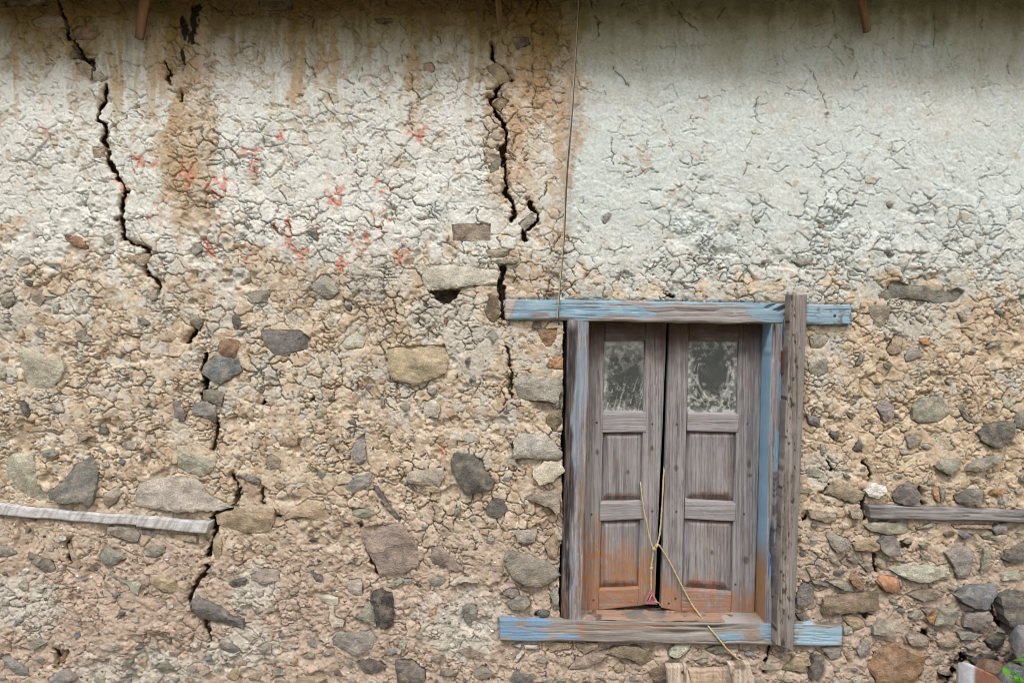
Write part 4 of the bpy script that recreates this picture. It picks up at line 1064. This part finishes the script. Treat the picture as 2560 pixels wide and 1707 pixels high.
# shutters
def shut_col(horiz, seed, warm=0.0):
    def f(px, py, u, v):
        c = greywood(px, py, horiz, seed, (.135, .127, .128), (.255, .247, .252))
        n = fbm(px, py, 40, octv=4, seed=seed + 1)
        c = mix(c, (.16, .10, .085), .25 * sst(.60, .74, fbm(px, py, 26, 70, octv=4, seed=seed + 3)))
        c = mix(c, (.062, .034, .026), .93 * (1 - sst(805, 950, py + 110 * (n - .5))))  # red-brown paint residue, darkened to paint in the lintel's shade
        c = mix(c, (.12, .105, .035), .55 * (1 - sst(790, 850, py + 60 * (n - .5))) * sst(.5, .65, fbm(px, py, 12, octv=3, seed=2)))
        yy = 1440 + 55 * sst(1640, 1660, px) - 70 * (1 - sst(1480, 1660, px)) * (px < 1660)
        c = mix(c, mix((.235, .11, .055), (.31, .165, .09), n), .92 * sst(-40, 40, py - yy + 25 + 150 * (n - .5) + 90 * (grain(px, py, False, 1, 5) - .5)) * (.6 + .4 * sst(.35, .6, fbm(px, py, 13, octv=3, seed=6))))
        kn = spots(px, py, [(1493, 1130, 6, 9), (1630, 1120, 5, 8), (1690, 1170, 7, 10), (1873, 1160, 5, 12), (1875, 1188, 9, 6), (1570, 1180, 5, 7), (1780, 1380, 6, 9), (1865, 1400, 8, 12)])
        c = mix(c, (.05, .035, .03), .7 * sst(.3, .8, kn + .4 * (n - .5)))
        return c
    return f
def leaf(parts):
    # the core frame of the leaf, behind stiles and rails, open behind the pane
    q0, q1, pn = parts[0][1], parts[1][1], parts[-1][1]
    o4 = [q0[0], q1[1], q1[2], q0[3]]; i4 = [(pn[0][0] + 6, pn[0][1] + 6), (pn[1][0] - 6, pn[1][1] + 6), (pn[2][0] - 6, pn[2][1] - 6), (pn[3][0] + 6, pn[3][1] - 6)]
    cs = [(sum(a for a, b in o4) / 4, sum(b for a, b in o4) / 4)]
    o4 = [(a + (2.5 if a < cs[0][0] else -2.5), b + (2.5 if b < cs[0][1] else -3)) for a, b in o4]
    base_ = Vector(P(q0[3][0], q0[3][1], -.075)); VV = []
    for hb in (-.096, -.108):
        for a, b in o4 + i4:
            p_ = P(a, b, -.096); VV.append((p_[0] - base_.x, -hb - base_.y, p_[2] - base_.z))
    FF = []
    for i in range(4):
        j = (i + 1) % 4
        FF += [(i, 4 + i, 4 + j, j), (8 + i, 8 + j, 12 + j, 12 + i), (i, j, 8 + j, 8 + i), (4 + i, 12 + i, 12 + j, 4 + j)]
    cm_ = bpy.data.meshes.new('shutter'); cm_.from_pydata(VV, [], FF); cm_.materials.append(M_CORE)
    bm = bmesh.new(); bm.from_mesh(cm_); bmesh.ops.recalc_face_normals(bm, faces=bm.faces); bm.to_mesh(cm_); bm.free()
    sh = link('shutter', cm_, window, base_ - Vector(window.location))
    for i, (nm, quad) in enumerate(parts):
        sd = i % 4
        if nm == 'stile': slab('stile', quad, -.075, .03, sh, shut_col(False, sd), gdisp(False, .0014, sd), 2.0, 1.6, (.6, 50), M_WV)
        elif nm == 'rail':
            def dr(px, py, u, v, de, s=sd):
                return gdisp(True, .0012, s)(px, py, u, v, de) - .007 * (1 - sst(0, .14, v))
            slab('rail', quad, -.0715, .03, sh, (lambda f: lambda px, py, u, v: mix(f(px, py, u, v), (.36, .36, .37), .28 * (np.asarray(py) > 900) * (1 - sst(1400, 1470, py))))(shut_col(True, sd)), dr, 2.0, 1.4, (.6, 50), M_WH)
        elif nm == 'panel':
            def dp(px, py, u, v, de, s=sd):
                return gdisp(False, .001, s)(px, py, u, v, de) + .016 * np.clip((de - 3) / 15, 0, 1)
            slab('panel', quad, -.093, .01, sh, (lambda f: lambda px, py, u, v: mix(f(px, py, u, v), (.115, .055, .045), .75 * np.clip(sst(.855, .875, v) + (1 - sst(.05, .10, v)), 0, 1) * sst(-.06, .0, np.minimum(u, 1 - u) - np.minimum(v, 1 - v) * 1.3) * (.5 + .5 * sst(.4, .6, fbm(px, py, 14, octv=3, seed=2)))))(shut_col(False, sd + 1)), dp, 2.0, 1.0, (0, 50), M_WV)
        elif nm == 'pane':
            right_leaf = quad[0][0] > 1650
            def dust(px, py, u, v, rl=right_leaf):
                n = fbm(px, py, 10, octv=5, seed=3); n2 = fbm(px, py, 45, octv=3, seed=5); sc_ = fbm(px + py * .35, py - px * .5, 3, 40, octv=3, seed=1)
                fn = fbm(px, py, 5, octv=3, seed=6)
                eb = np.minimum(np.minimum(u, 1 - u), np.minimum(v, 1 - v) * 1.4)
                rim = 1 - sst(.03, .16, eb + .10 * (n2 - .5))
                if rl:
                    e = np.sqrt(((u - .50) / .30) ** 2 + ((v - .43) / .36) ** 2)
                    arc = sst(.55, .66, fbm(e * 60 + n2 * 14, np.arctan2(v - .43, u - .5) * 9, 5, octv=3, seed=2))
                    clear = 1 - sst(.55, 1.15, e + .5 * (n2 - .5) + .25 * (fn - .5))
                    a = .08 + .42 * sst(.44, .66, n) + .25 * (fn - .5)
                    a = a * (1 - .85 * clear) + .30 * arc * sst(.5, .9, e) * (1 - sst(1.1, 1.5, e)) + .30 * rim + .22 * sst(.6, .72, fn) * sst(.6, .8, v)
                else:
                    clear = np.exp(-((u - .66) / .34) ** 2 - ((v - .52) / .26) ** 2)
                    a = .08 + .36 * sst(.44, .64, n) * (1 - .5 * sst(.3, .6, v)) + .24 * (fn - .5) + .38 * (1 - sst(.05, .32, v + .25 * (n2 - .5)))
                    a = a * (1 - .8 * clear) + .28 * rim + .34 * sst(.58, .66, sc_) * sst(.45, .7, v) + .25 * sst(.62, .74, fn) * sst(.4, .6, v)
                return np.clip(a, .06, .96)
            slab('pane', quad, -.088, .004, sh, lambda px, py, u, v: mix((.34, .37, .34), (.55, .57, .54), fbm(px, py, 20, octv=3, seed=2)), None, 1.4, 1.0, (0, 1), M_GLASS, extra=dust)
    return sh
left_leaf = leaf([
    ('stile', [(1464, 788), (1513, 788), (1497, 1524), (1444, 1531)]), ('stile', [(1613.5, 788), (1668, 788), (1637, 1508), (1594.5, 1514)]),
    ('rail', [(1513.6, 788), (1613, 788), (1612.5, 852), (1512.4, 852)]), ('rail', [(1507, 1027), (1616, 1027), (1615, 1080), (1505, 1081)]),
    ('rail', [(1500, 1252), (1611, 1250), (1610, 1296), (1499, 1302)]), ('rail', [(1497.6, 1470), (1597, 1465), (1594, 1514), (1496.6, 1524)]),
    ('panel', [(1503, 1076), (1613, 1076), (1608, 1256), (1500, 1256)]), ('panel', [(1498, 1296), (1604, 1296), (1599, 1474), (1494, 1474)]),
    ('pane', [(1508, 848), (1617, 848), (1615, 1031), (1505, 1031)])])
right_leaf_ = leaf([
    ('stile', [(1674, 788), (1724, 788), (1703, 1529), (1652, 1519)]), ('stile', [(1848, 788), (1909, 788), (1886, 1537), (1827, 1536)]),
    ('rail', [(1724.6, 788), (1847.4, 788), (1846.4, 852), (1722.8, 852)]), ('rail', [(1719, 1030), (1848, 1032), (1846, 1080), (1718, 1077)]),
    ('rail', [(1713, 1246), (1840, 1254), (1838, 1303), (1712, 1296)]), ('rail', [(1704.5, 1467), (1829, 1478), (1826.4, 1535), (1703.4, 1528)]),
    ('panel', [(1714, 1072), (1845, 1074), (1838, 1254), (1710, 1252)]), ('panel', [(1709, 1292), (1835, 1297), (1828, 1480), (1704, 1472)]),
    ('pane', [(1718, 848), (1851, 848), (1846, 1035), (1714, 1035)])])
nail_me = None
def nail(px, py, parent, h=-.0735, r=.0042):
    global nail_me
    if nail_me is None:
        bm = bmesh.new(); bmesh.ops.create_uvsphere(bm, u_segments=8, v_segments=5, radius=1)
        for v in bm.verts: v.co.y *= .35
        nail_me = bpy.data.meshes.new('nail'); bm.to_mesh(nail_me); bm.free(); nail_me.materials.append(M_NAIL)
    o = link('nail', nail_me, None, Vector(P(px, py, h))); o.scale = (r, r, r); adopt(o, parent)
for x, y in [(1492, 1056), (1631, 1059), (1479, 1285), (1631, 1277), (1588, 1275), (1484, 1499)]: nail(x, y, left_leaf)
for x, y in [(1692, 1060), (1869, 1059), (1691, 1278), (1860, 1284), (1689, 1495), (1672, 1507), (1839, 1460), (1719, 1289)]: nail(x, y, right_leaf_)
nail(2087, 789, window, .0245, .006)

# ------------------------------------------------------------------ things on and by the window
def c_post(px, py, u, v):
    c = greywood(px, py, False, 6, (.115, .10, .09), (.25, .225, .205))
    c = mix(c, (.03, .025, .02), .85 * sst(.70, .76, fbm(px, py, 7, 16, octv=2, seed=1)))
    return mix(c, (.26, .25, .255), .55 * sst(.70, .74, u))
def d_post(px, py, u, v, de):
    return gdisp(False, .002, 6)(px, py, u, v, de) - .028 * np.clip((u - .70) / .30, 0, 1) - .004 * np.exp(-((u - .72) / .02) ** 2)
post = slab('timber_post', [(1976, 736), (2018, 735), (1983, 1628), (1939, 1611)], .078, .05, None, c_post, d_post, 2.2, 1.6, (1.0, 70), M_WV)
tag(post, 'grey upright timber post nailed over the window frame beside the blue jamb', 'post')

def sweep(pts, rad, sides=7, per=6, twist=0.0, lump=0.0):
    """smooth tube through world points"""
    Pn = [Vector(p) for p in pts]; out = []
    for i in range(len(Pn) - 1):
        p0 = Pn[max(i - 1, 0)]; p1 = Pn[i]; p2 = Pn[i + 1]; p3 = Pn[min(i + 2, len(Pn) - 1)]
        for t in range(per):
            t /= per
            out.append(.5 * ((2 * p1) + (p2 - p0) * t + (2 * p0 - 5 * p1 + 4 * p2 - p3) * t * t + (3 * p1 - p0 - 3 * p2 + p3) * t ** 3))
    out.append(Pn[-1])
    V, F = [], []
    s = 0
    for i, p in enumerate(out):
        tg = (out[min(i + 1, len(out) - 1)] - out[max(i - 1, 0)]).normalized()
        a = tg.cross(Vector((0, 1, 0))); a = a.normalized() if a.length > 1e-4 else Vector((1, 0, 0)); b = tg.cross(a)
        if i: s += (out[i] - out[i - 1]).length
        for k in range(sides):
            th = 6.283 * k / sides
            r = rad * (1 + lump * math.sin(2 * (th + twist * s)))
            V.append(p + a * math.cos(th) * r + b * math.sin(th) * r)
    n = len(out)
    for i in range(n - 1):
        for k in range(sides):
            k2 = (k + 1) % sides
            F.append((i * sides + k, i * sides + k2, (i + 1) * sides + k2, (i + 1) * sides + k))
    F.append(tuple(range(sides))[::-1]); F.append(tuple((n - 1) * sides + k for k in range(sides)))
    return V, F
def tube(name, pts, rad, mat, parent=None, **kw):
    V, F = sweep(pts, rad, **kw)
    c = V[-1]
    me = bpy.data.meshes.new(name); me.from_pydata([tuple(v - c) for v in V], [], F); me.materials.append(mat)
    for p in me.polygons: p.use_smooth = True
    o = link(name, me, None, c)
    if parent: adopt(o, parent)
    return o
rope = empty('rope', P(1855, 1654, .03))
tag(rope, 'thin tan jute rope knotted through the shutters and trailing over the sill', 'rope')
kw = dict(per=10, twist=520, lump=.28)
RR = .0034
tube('strand', [P(*q) for q in [(1601, 1205, -.088), (1602, 1215, -.066), (1610, 1276, -.064), (1618, 1312, -.062), (1625, 1347, -.060), (1633, 1371, -.056)]], RR, M_ROPE, rope, **kw)
tube('strand', [P(*q) for q in [(1661, 1165, -.10), (1659, 1190, -.07), (1655, 1264, -.066), (1651, 1320, -.062), (1646, 1350, -.058), (1640, 1364, -.054), (1633, 1372, -.054)]], RR, M_ROPE, rope, **kw)
tube('strand', [P(*q) for q in [(1634, 1372, -.053), (1641, 1363, -.050), (1649, 1364, -.054), (1674, 1404, -.060), (1702, 1459, -.060), (1729, 1509, -.058), (1747, 1533, -.040), (1764, 1556, .010), (1781, 1577, .034), (1815, 1618, .034), (1834, 1637, .030), (1857, 1656, .028)]], RR, M_ROPE, rope, **kw)
tube('strand', [P(*q) for q in [(1633, 1373, -.055), (1632, 1390, -.060), (1628, 1419, -.062), (1628, 1450, -.063), (1628, 1477, -.062)]], RR, M_ROPE, rope, **kw)
for kx, ky, kh, kr in [(1634, 1371, -.052, .0082), (1641, 1364, -.050, .0070), (1628, 1420, -.060, .0066)]:
    bm = bmesh.new(); bmesh.ops.create_icosphere(bm, subdivisions=2, radius=kr)
    for v in bm.verts: v.co *= 1 + .22 * math.sin(v.co.x * 900 + v.co.z * 700)
    km = bpy.data.meshes.new('knot'); bm.to_mesh(km); bm.free(); km.materials.append(M_ROPE)
    adopt(link('knot', km, None, Vector(P(kx, ky, kh))), rope)
# triangular plastic pull
tri_o = [(1628, 1473), (1645, 1505), (1643, 1510), (1613, 1509), (1611, 1504), (1623, 1475)]
tri_i = [(1627.5, 1483), (1638, 1503), (1637, 1504), (1617, 1503), (1616, 1502), (1626, 1484)]
Vt, Ft = [], []
for h_, pl in ((-.056, tri_o), (-.056, tri_i), (-.064, tri_i), (-.072, tri_o)):
    Vt += [P(a, b, h_) for a, b in pl]
n6 = 6
for i in range(6):
    j = (i + 1) % 6
    Ft += [(i, 6 + i, 6 + j, j), (6 + i, 12 + i, 12 + j, 6 + j), (i, j, 18 + j, 18 + i)]
Ft += [tuple(12 + i for i in range(6)), tuple(18 + i for i in range(6))[::-1]]
cT = Vector(P(1628, 1509, -.064))
tm = bpy.data.meshes.new('pull_tag'); tm.from_pydata([tuple(Vector(v) - cT) for v in Vt], [], Ft); tm.materials.append(M_TAG)
bm = bmesh.new(); bm.from_mesh(tm); bmesh.ops.recalc_face_normals(bm, faces=bm.faces); bm.to_mesh(tm); bm.free()
tg_ = link('pull_tag', tm, None, cT)
tag(tg_, 'faded pink triangular plastic pull tied to the end of the rope', 'pull tag')
tube('loop', [P(*q) for q in [(1622, 1502, -.0615), (1625, 1495, -.0585), (1629, 1486, -.058), (1630, 1481, -.0605)]], .0026, M_ROPE, tg_, per=8, twist=700, lump=.3)
tube('loop', [P(*q) for q in [(1636, 1503, -.060), (1640, 1504, -.053), (1646, 1506, -.060), (1652, 1513, -.078)]], .0026, M_ROPE, tg_, per=8, twist=700, lump=.3)

wire = empty('hanging_wire', P(1395, 800, .036))
tag(wire, 'thin twisted wire hanging down the wall from the eaves to the lintel', 'wire')
wp = [(1455, -70, .06), (1449, 0, .034), (1441, 115, .034), (1430, 287, .036), (1418, 440, .034), (1410, 600, .032), (1401, 700, .034), (1396, 770, .036), (1395, 797, .034), (1398, 812, .02)]
tube('strand', [P(*q) for q in wp], .0030, M_WIRE1, wire, per=8, sides=6)
tube('strand', [P(a - 2.2 + 1.4 * math.sin(b / 90), b, h + .002) for a, b, h in wp[:-1]], .0022, M_WIRE2, wire, per=8, sides=6)

# timber laced into the wall
def c_band(px, py, u, v):
    c = mix((.30, .30, .30), (.60, .61, .62), fbm(px, py, 10, 7, octv=4, seed=3))
    st_ = vn((px * 1.0 + py * .55) / 3.2, (py - px * .2) / 40, 2)
    return mix(c, (.24, .22, .20), .65 * sst(.45, .75, st_) + .3 * sst(.5, .7, fbm(px, py, 50, octv=3, seed=6)))
def d_band(px, py, u, v, de):
    return .0016 * (vn((px + py * .55) / 3.4, (py - px * .2) / 30, 2) - .5) + .006 * (fbm(px, py, 60, octv=2, seed=1) - .5)
b1 = slab('timber_band', BANDS['left_a'], .022, .06, wall, c_band, d_band, 2.6, 2.2, (2.6, 60), M_WH)
b2 = slab('timber_band', BANDS['left_b'], .030, .06, wall, c_band, d_band, 2.6, 2.2, (2.4, 60), M_WH)
b3 = slab('timber_band', BANDS['right'], .026, .06, wall, lambda px, py, u, v: greywood(px, py, True, 2, (.115, .11, .108), (.27, .262, .255)), gdisp(True, .003, 2), 3.0, 2.0, (2.0, 60), M_WH)
b1['label'] = 'pale adze-marked timber strip'; b2['label'] = 'short pale timber strip ending at the crack'; b3['label'] = 'dark grey timber strip'

# ------------------------------------------------------------------ roof overhang, struts
ROOF_OUT, ROOF_DROP = .23, .05
zt = ZC + (853.5 + 22) * S
roof = empty('roof', (0, -.05, zt))
tag(roof, 'timber roof overhang with slanting struts above the limewashed wall', 'roof')
rv = []
for x in (-3.12, 3.12):
    for (y, z) in ((.12, zt + .037), (-ROOF_OUT, zt - ROOF_DROP), (-ROOF_OUT, zt - ROOF_DROP + .08), (.12, zt + .12)): rv.append((x, y, z))
rf = [(0, 1, 5, 4), (1, 2, 6, 5), (2, 3, 7, 6), (3, 0, 4, 7), (0, 3, 2, 1), (4, 5, 6, 7)]
rm = bpy.data.meshes.new('roof_boards'); rm.from_pydata(rv, [], rf); rm.materials.append(M_ROOF)
bm = bmesh.new(); bm.from_mesh(rm); bmesh.ops.recalc_face_normals(bm, faces=bm.faces); bm.to_mesh(rm); bm.free()
adopt(link('roof_boards', rm), roof)
def pole(name, a, b, r0, r1, seed):
    a = Vector(P(*a)); b = Vector(P(*b)); ax = (b - a); L = ax.length; ax.normalize()
    s = ax.cross(Vector((0, 1, 0))).normalized(); t = ax.cross(s)
    V, F, Cc = [], [], []
    n, k = 26, 12
    for i in range(n):
        f = i / (n - 1); r = r0 + (r1 - r0) * f
        for j in range(k):
            th = 6.283 * j / k
            rr = r * (1 + .22 * (float(vn(j * 1.7 + seed, f * 3, 2)) - .5) + .1 * math.sin(2 * th + seed))
            V.append(a + ax * (L * f) + s * math.cos(th) * rr + t * math.sin(th) * rr * .8)
            Cc.append(float(vn(j * .9 + seed * 3, f * 5, 4)))
    for i in range(n - 1):
        for j in range(k):
            F.append((i * k + j, i * k + (j + 1) % k, (i + 1) * k + (j + 1) % k, (i + 1) * k + j))
    V.append(a - ax * .004); Cc.append(.2)
    F += [(len(V) - 1, (j + 1) % k, j) for j in range(k)]
    me = bpy.data.meshes.new(name)
    cc = mix((.10, .06, .03), (.24, .15, .075), np.array(Cc, f32))
    me.from_pydata([tuple(v - a) for v in V], [], F)
    at = me.attributes.new('Col', 'FLOAT_COLOR', 'POINT'); at.data.foreach_set('color', np.hstack([cc, np.ones((len(cc), 1), f32)]).ravel())
    me.materials.append(M_POLE)
    for p in me.polygons: p.use_smooth = True
    bm = bmesh.new(); bm.from_mesh(me); bmesh.ops.recalc_face_normals(bm, faces=bm.faces); bm.to_mesh(me); bm.free()
    adopt(link(name, me, None, a), roof)
pole('strut', (347, 98, .042), (381, -110, .10), .0155, .020, 1)
pole('strut', (1250, 70, .030), (1238, -110, .08), .0095, .013, 2)
pole('strut', (2168, 80, .036), (2137, -110, .09), .0145, .018, 3)

# ------------------------------------------------------------------ foot of the wall, right
def c_crate(px, py, u, v):
    c = greywood(px, py, False, 3, (.34, .26, .19), (.52, .46, .40))
    return mix(c, (.14, .10, .07), .8 * sst(.68, .74, fbm(px, py, 16, 34, octv=2, seed=6)))
crate = empty('nailed_boards', P(1775, 1880, .08))
tag(crate, 'pale boards nailed together standing at the wall foot below the sill', 'boards')
slab('upright', [(1666, 1665), (1716, 1662), (1772, 1862), (1688, 1866)], .075, .03, crate, c_crate, gdisp(False, .0016, 3), 3.2, 2.4, (1.2, 40), M_WV)
slab('upright', [(1821, 1659), (1874, 1656), (1930, 1866), (1872, 1866)], .080, .03, crate, c_crate, gdisp(False, .0016, 5), 3.2, 2.4, (1.2, 40), M_WV)
slab('cross_board', [(1722, 1674), (1824, 1670), (1850, 1790), (1748, 1790)], .055, .022, crate, lambda px, py, u, v: mix(c_crate(px, py, u, v), (.36, .25, .17), .4), gdisp(True, .002, 1), 3.2, 2.0, (2.6, 36), M_WH)
for x, y in [(1707, 1679), (1866, 1679)]: nail(x, y, crate, .078, .006)

def lump(name, c, rad, colr, seed, label, flat=1.0):
    bm = bmesh.new(); bmesh.ops.create_icosphere(bm, subdivisions=4, radius=1)
    rs = random.Random(seed); pl = []
    for _ in range(13):
        n = Vector((rs.gauss(0, 1), rs.gauss(0, 1), rs.gauss(0, 1))).normalized(); pl.append((n, rs.uniform(.62, .95)))
    for v in bm.verts:
        p = v.co.copy()
        for n, dd_ in pl:
            e = p.dot(n) - dd_
            if e > 0: p -= n * e
        p *= 1 + .05 * (float(fbm(p.x * 40 + seed, p.z * 40 + p.y * 23, 14, octv=3, seed=seed % 4)) - .5)
        v.co = Vector((p.x * rad[0], p.y * rad[1], p.z * rad[2]))
    me = bpy.data.meshes.new(name); bm.to_mesh(me); bm.free(); me.materials.append(M_STONE)
    o = link(name, me, None, Vector(c)); o.color = (*colr, 1); o.rotation_euler = (0, rs.uniform(-.3, .3), rs.uniform(0, 3))
    tag(o, label, 'rock', 'fallen rocks piled at the foot of the wall')
    return o
def Pw(px, py, h): return P(px, py, h)
lump('rock', (P(2600, 1855, .20)[0], -.20, .17), (.26, .20, .19), (.13, .13, .125), 3, 'broad dark rock at the bottom of the rubble pile under the plant')
lump('rock', Pw(2590, 1628, .13), (.150, .09, .105), (.16, .165, .17), 5, 'blue-grey rock topmost in the rubble pile by the plant')
lump('rock', Pw(2556, 1712, .17), (.105, .08, .10), (.10, .115, .13), 8, 'slate-dark rock between the rusty sheet and the plant leaves')
lump('rock', (P(2500, 1800, .10)[0], -.10, .12), (.15, .10, .14), (.17, .12, .09), 13, 'brown rock behind the rusty metal sheet')
lump('rock', Pw(2482, 1682, .05), (.055, .06, .05), (.22, .13, .095), 17, 'small reddish rock wedged above the rusty metal sheet')

# curved sheet of metal
NU, NV = 46, 40
topc = [(2391, 1668), (2396, 1656), (2409, 1653.5), (2424, 1658), (2440, 1665), (2462, 1675), (2486, 1687), (2506, 1706), (2524, 1730), (2534, 1765)]
tl = np.linspace(0, len(topc) - 1, NU); tx = np.interp(tl, range(len(topc)), [a for a, b in topc]); ty = np.interp(tl, range(len(topc)), [b for a, b in topc])
mv, mc = [], []
for side in (0, 1):
    for j in range(NV):
        for i in range(NU):
            f = i / (NU - 1); h_ = .085 + .115 * math.sin(f * 2.2) + (.05 * j / (NV - 1)) - .004 * side
            x, y, z = P(tx[i], ty[i], h_)
            zz = z + (0.02 - z) * (j / (NV - 1)) ** 1.0
            mv.append((x, y, zz)); mc.append((tx[i] - 4 * (j / NV), ty[i] + j * 6))
mc = np.array(mc, f32)
nr = fbm(mc[:, 0], mc[:, 1], 26, octv=4, seed=3)
fr = sst(2428, 2446, mc[:, 0] + 16 * (nr - .5))
fr = np.clip(fr, 0, 1)
cm = mix(mix((.50, .52, .55), (.66, .69, .73), nr), mix((.13, .055, .035), (.24, .12, .085), fbm(mc[:, 0], mc[:, 1], 9, octv=4, seed=5)), fr)
mq = []
for side in (0, 1):
    o0 = side * NU * NV
    for j in range(NV - 1):
        for i in range(NU - 1):
            q = (o0 + j * NU + i, o0 + (j + 1) * NU + i, o0 + (j + 1) * NU + i + 1, o0 + j * NU + i + 1)
            mq.append(q if side == 0 else q[::-1])
n0 = NU * NV
for i in range(NU - 1): mq.append((i, i + 1, n0 + i + 1, n0 + i))
for j in range(NV - 1):
    mq.append((j * NU, n0 + j * NU, n0 + (j + 1) * NU, (j + 1) * NU)); mq.append((j * NU + NU - 1, (j + 1) * NU + NU - 1, n0 + (j + 1) * NU + NU - 1, n0 + j * NU + NU - 1))
cM = np.array(mv).mean(0)
mm = mesh_np('metal_sheet', np.array(mv) - cM, np.array(mq), M_RUST, {'Col': cm})
tag(link('metal_sheet', mm, None, Vector(cM)), 'bent pale metal sheet with a rusted brown half leaning beside the rocks', 'metal sheet')

# leafy plant
def leaf_mesh(L, W, seed):
    V, F = [], []
    n = 6
    for i in range(n + 1):
        f = i / n; wd = W * math.sin(math.pi * min(1, f * .93 + .06)) ** .8 * (1 - .25 * f)
        bend = -.28 * L * f * f
        V += [(-wd, f * L, bend + .18 * wd), (0, f * L, bend), (wd, f * L, bend + .18 * wd)]
    for i in range(n):
        for k in (0, 1):
            a = i * 3 + k; F.append((a, a + 1, a + 4, a + 3))
    nb = len(V)
    V += [(x, y, z - .0008) for x, y, z in V]
    F += [tuple(nb + q for q in f[::-1]) for f in F]
    me = bpy.data.meshes.new('leaf'); me.from_pydata(V, [], F); me.materials.append(M_LEAF)
    for p in me.polygons: p.use_smooth = True
    return me
LM = [leaf_mesh(.050, .013, 1), leaf_mesh(.038, .011, 2), leaf_mesh(.060, .014, 3)]
def plant(name, root, stems, label):
    pl = empty(name, root); tag(pl, label, 'plant')
    for si, (tip, nleaf) in enumerate(stems):
        a = Vector(root); b = Vector(tip); m = a.lerp(b, .55) + Vector((random.uniform(-.03, .03), -.03, .02))
        pts = [a, a.lerp(m, .5), m, m.lerp(b, .5), b]
        tube('stem', pts, .0022, M_STEM, pl, per=6, sides=5)
        for k in range(nleaf):
            f = .45 + .55 * k / max(1, nleaf - 1)
            q = m.lerp(b, (f - .45) / .55)
            o = link('leaf', random.choice(LM), None, q)
            o.rotation_euler = (random.uniform(.1, 1.1), random.uniform(-.5, .5), random.uniform(2.2, 4.6) if k % 3 else random.uniform(0, 6.28))
            s_ = random.uniform(.7, 1.15); o.scale = (s_, s_, s_)
            adopt(o, pl)
PR = (P(2570, 1707, .36)[0], -.36, 0.0)
plant('leafy_plant', PR, [(P(2530, 1652, .30), 7), (P(2552, 1640, .30), 6), (P(2520, 1690, .33), 7), (P(2548, 1690, .34), 8), (P(2590, 1660, .30), 8), (P(2620, 1600, .26), 7)], 'small bright green leafy plant in front of the rubble pile')
PR2 = (P(2640, 1707, .20)[0], -.20, 0.0)
plant('tall_sprig', PR2, [(P(2562, 1420, .22), 3), (P(2600, 1380, .20), 7), (P(2620, 1480, .22), 7)], 'slender green sprig with one leaf reaching past the wall stones')

# ------------------------------------------------------------------ ground and the dark room behind
gb = bpy.data.meshes.new('ground')
gb.from_pydata([(-120, -120, 0), (120, -120, 0), (120, 120, 0), (-120, 120, 0)], [], [(0, 1, 2, 3)]); gb.materials.append(M_GROUND)
tag(link('ground', gb), kind='structure')
x0, x1, y0, y1, z0, z1 = -3.06, 3.06, .03, 3.0, .004, zt + .03
rb = bpy.data.meshes.new('room_interior')
rb.from_pydata([(x0, y0, z0), (x1, y0, z0), (x1, y1, z0), (x0, y1, z0), (x0, y0, z1), (x1, y0, z1), (x1, y1, z1), (x0, y1, z1)], [],
               [(0, 1, 2, 3), (7, 6, 5, 4), (1, 5, 6, 2), (3, 2, 6, 7), (0, 3, 7, 4)]); rb.materials.append(M_ROOM)
tag(link('room_interior', rb), kind='structure')
for o_ in (wall, window, roof): o_['kind'] = 'thing'
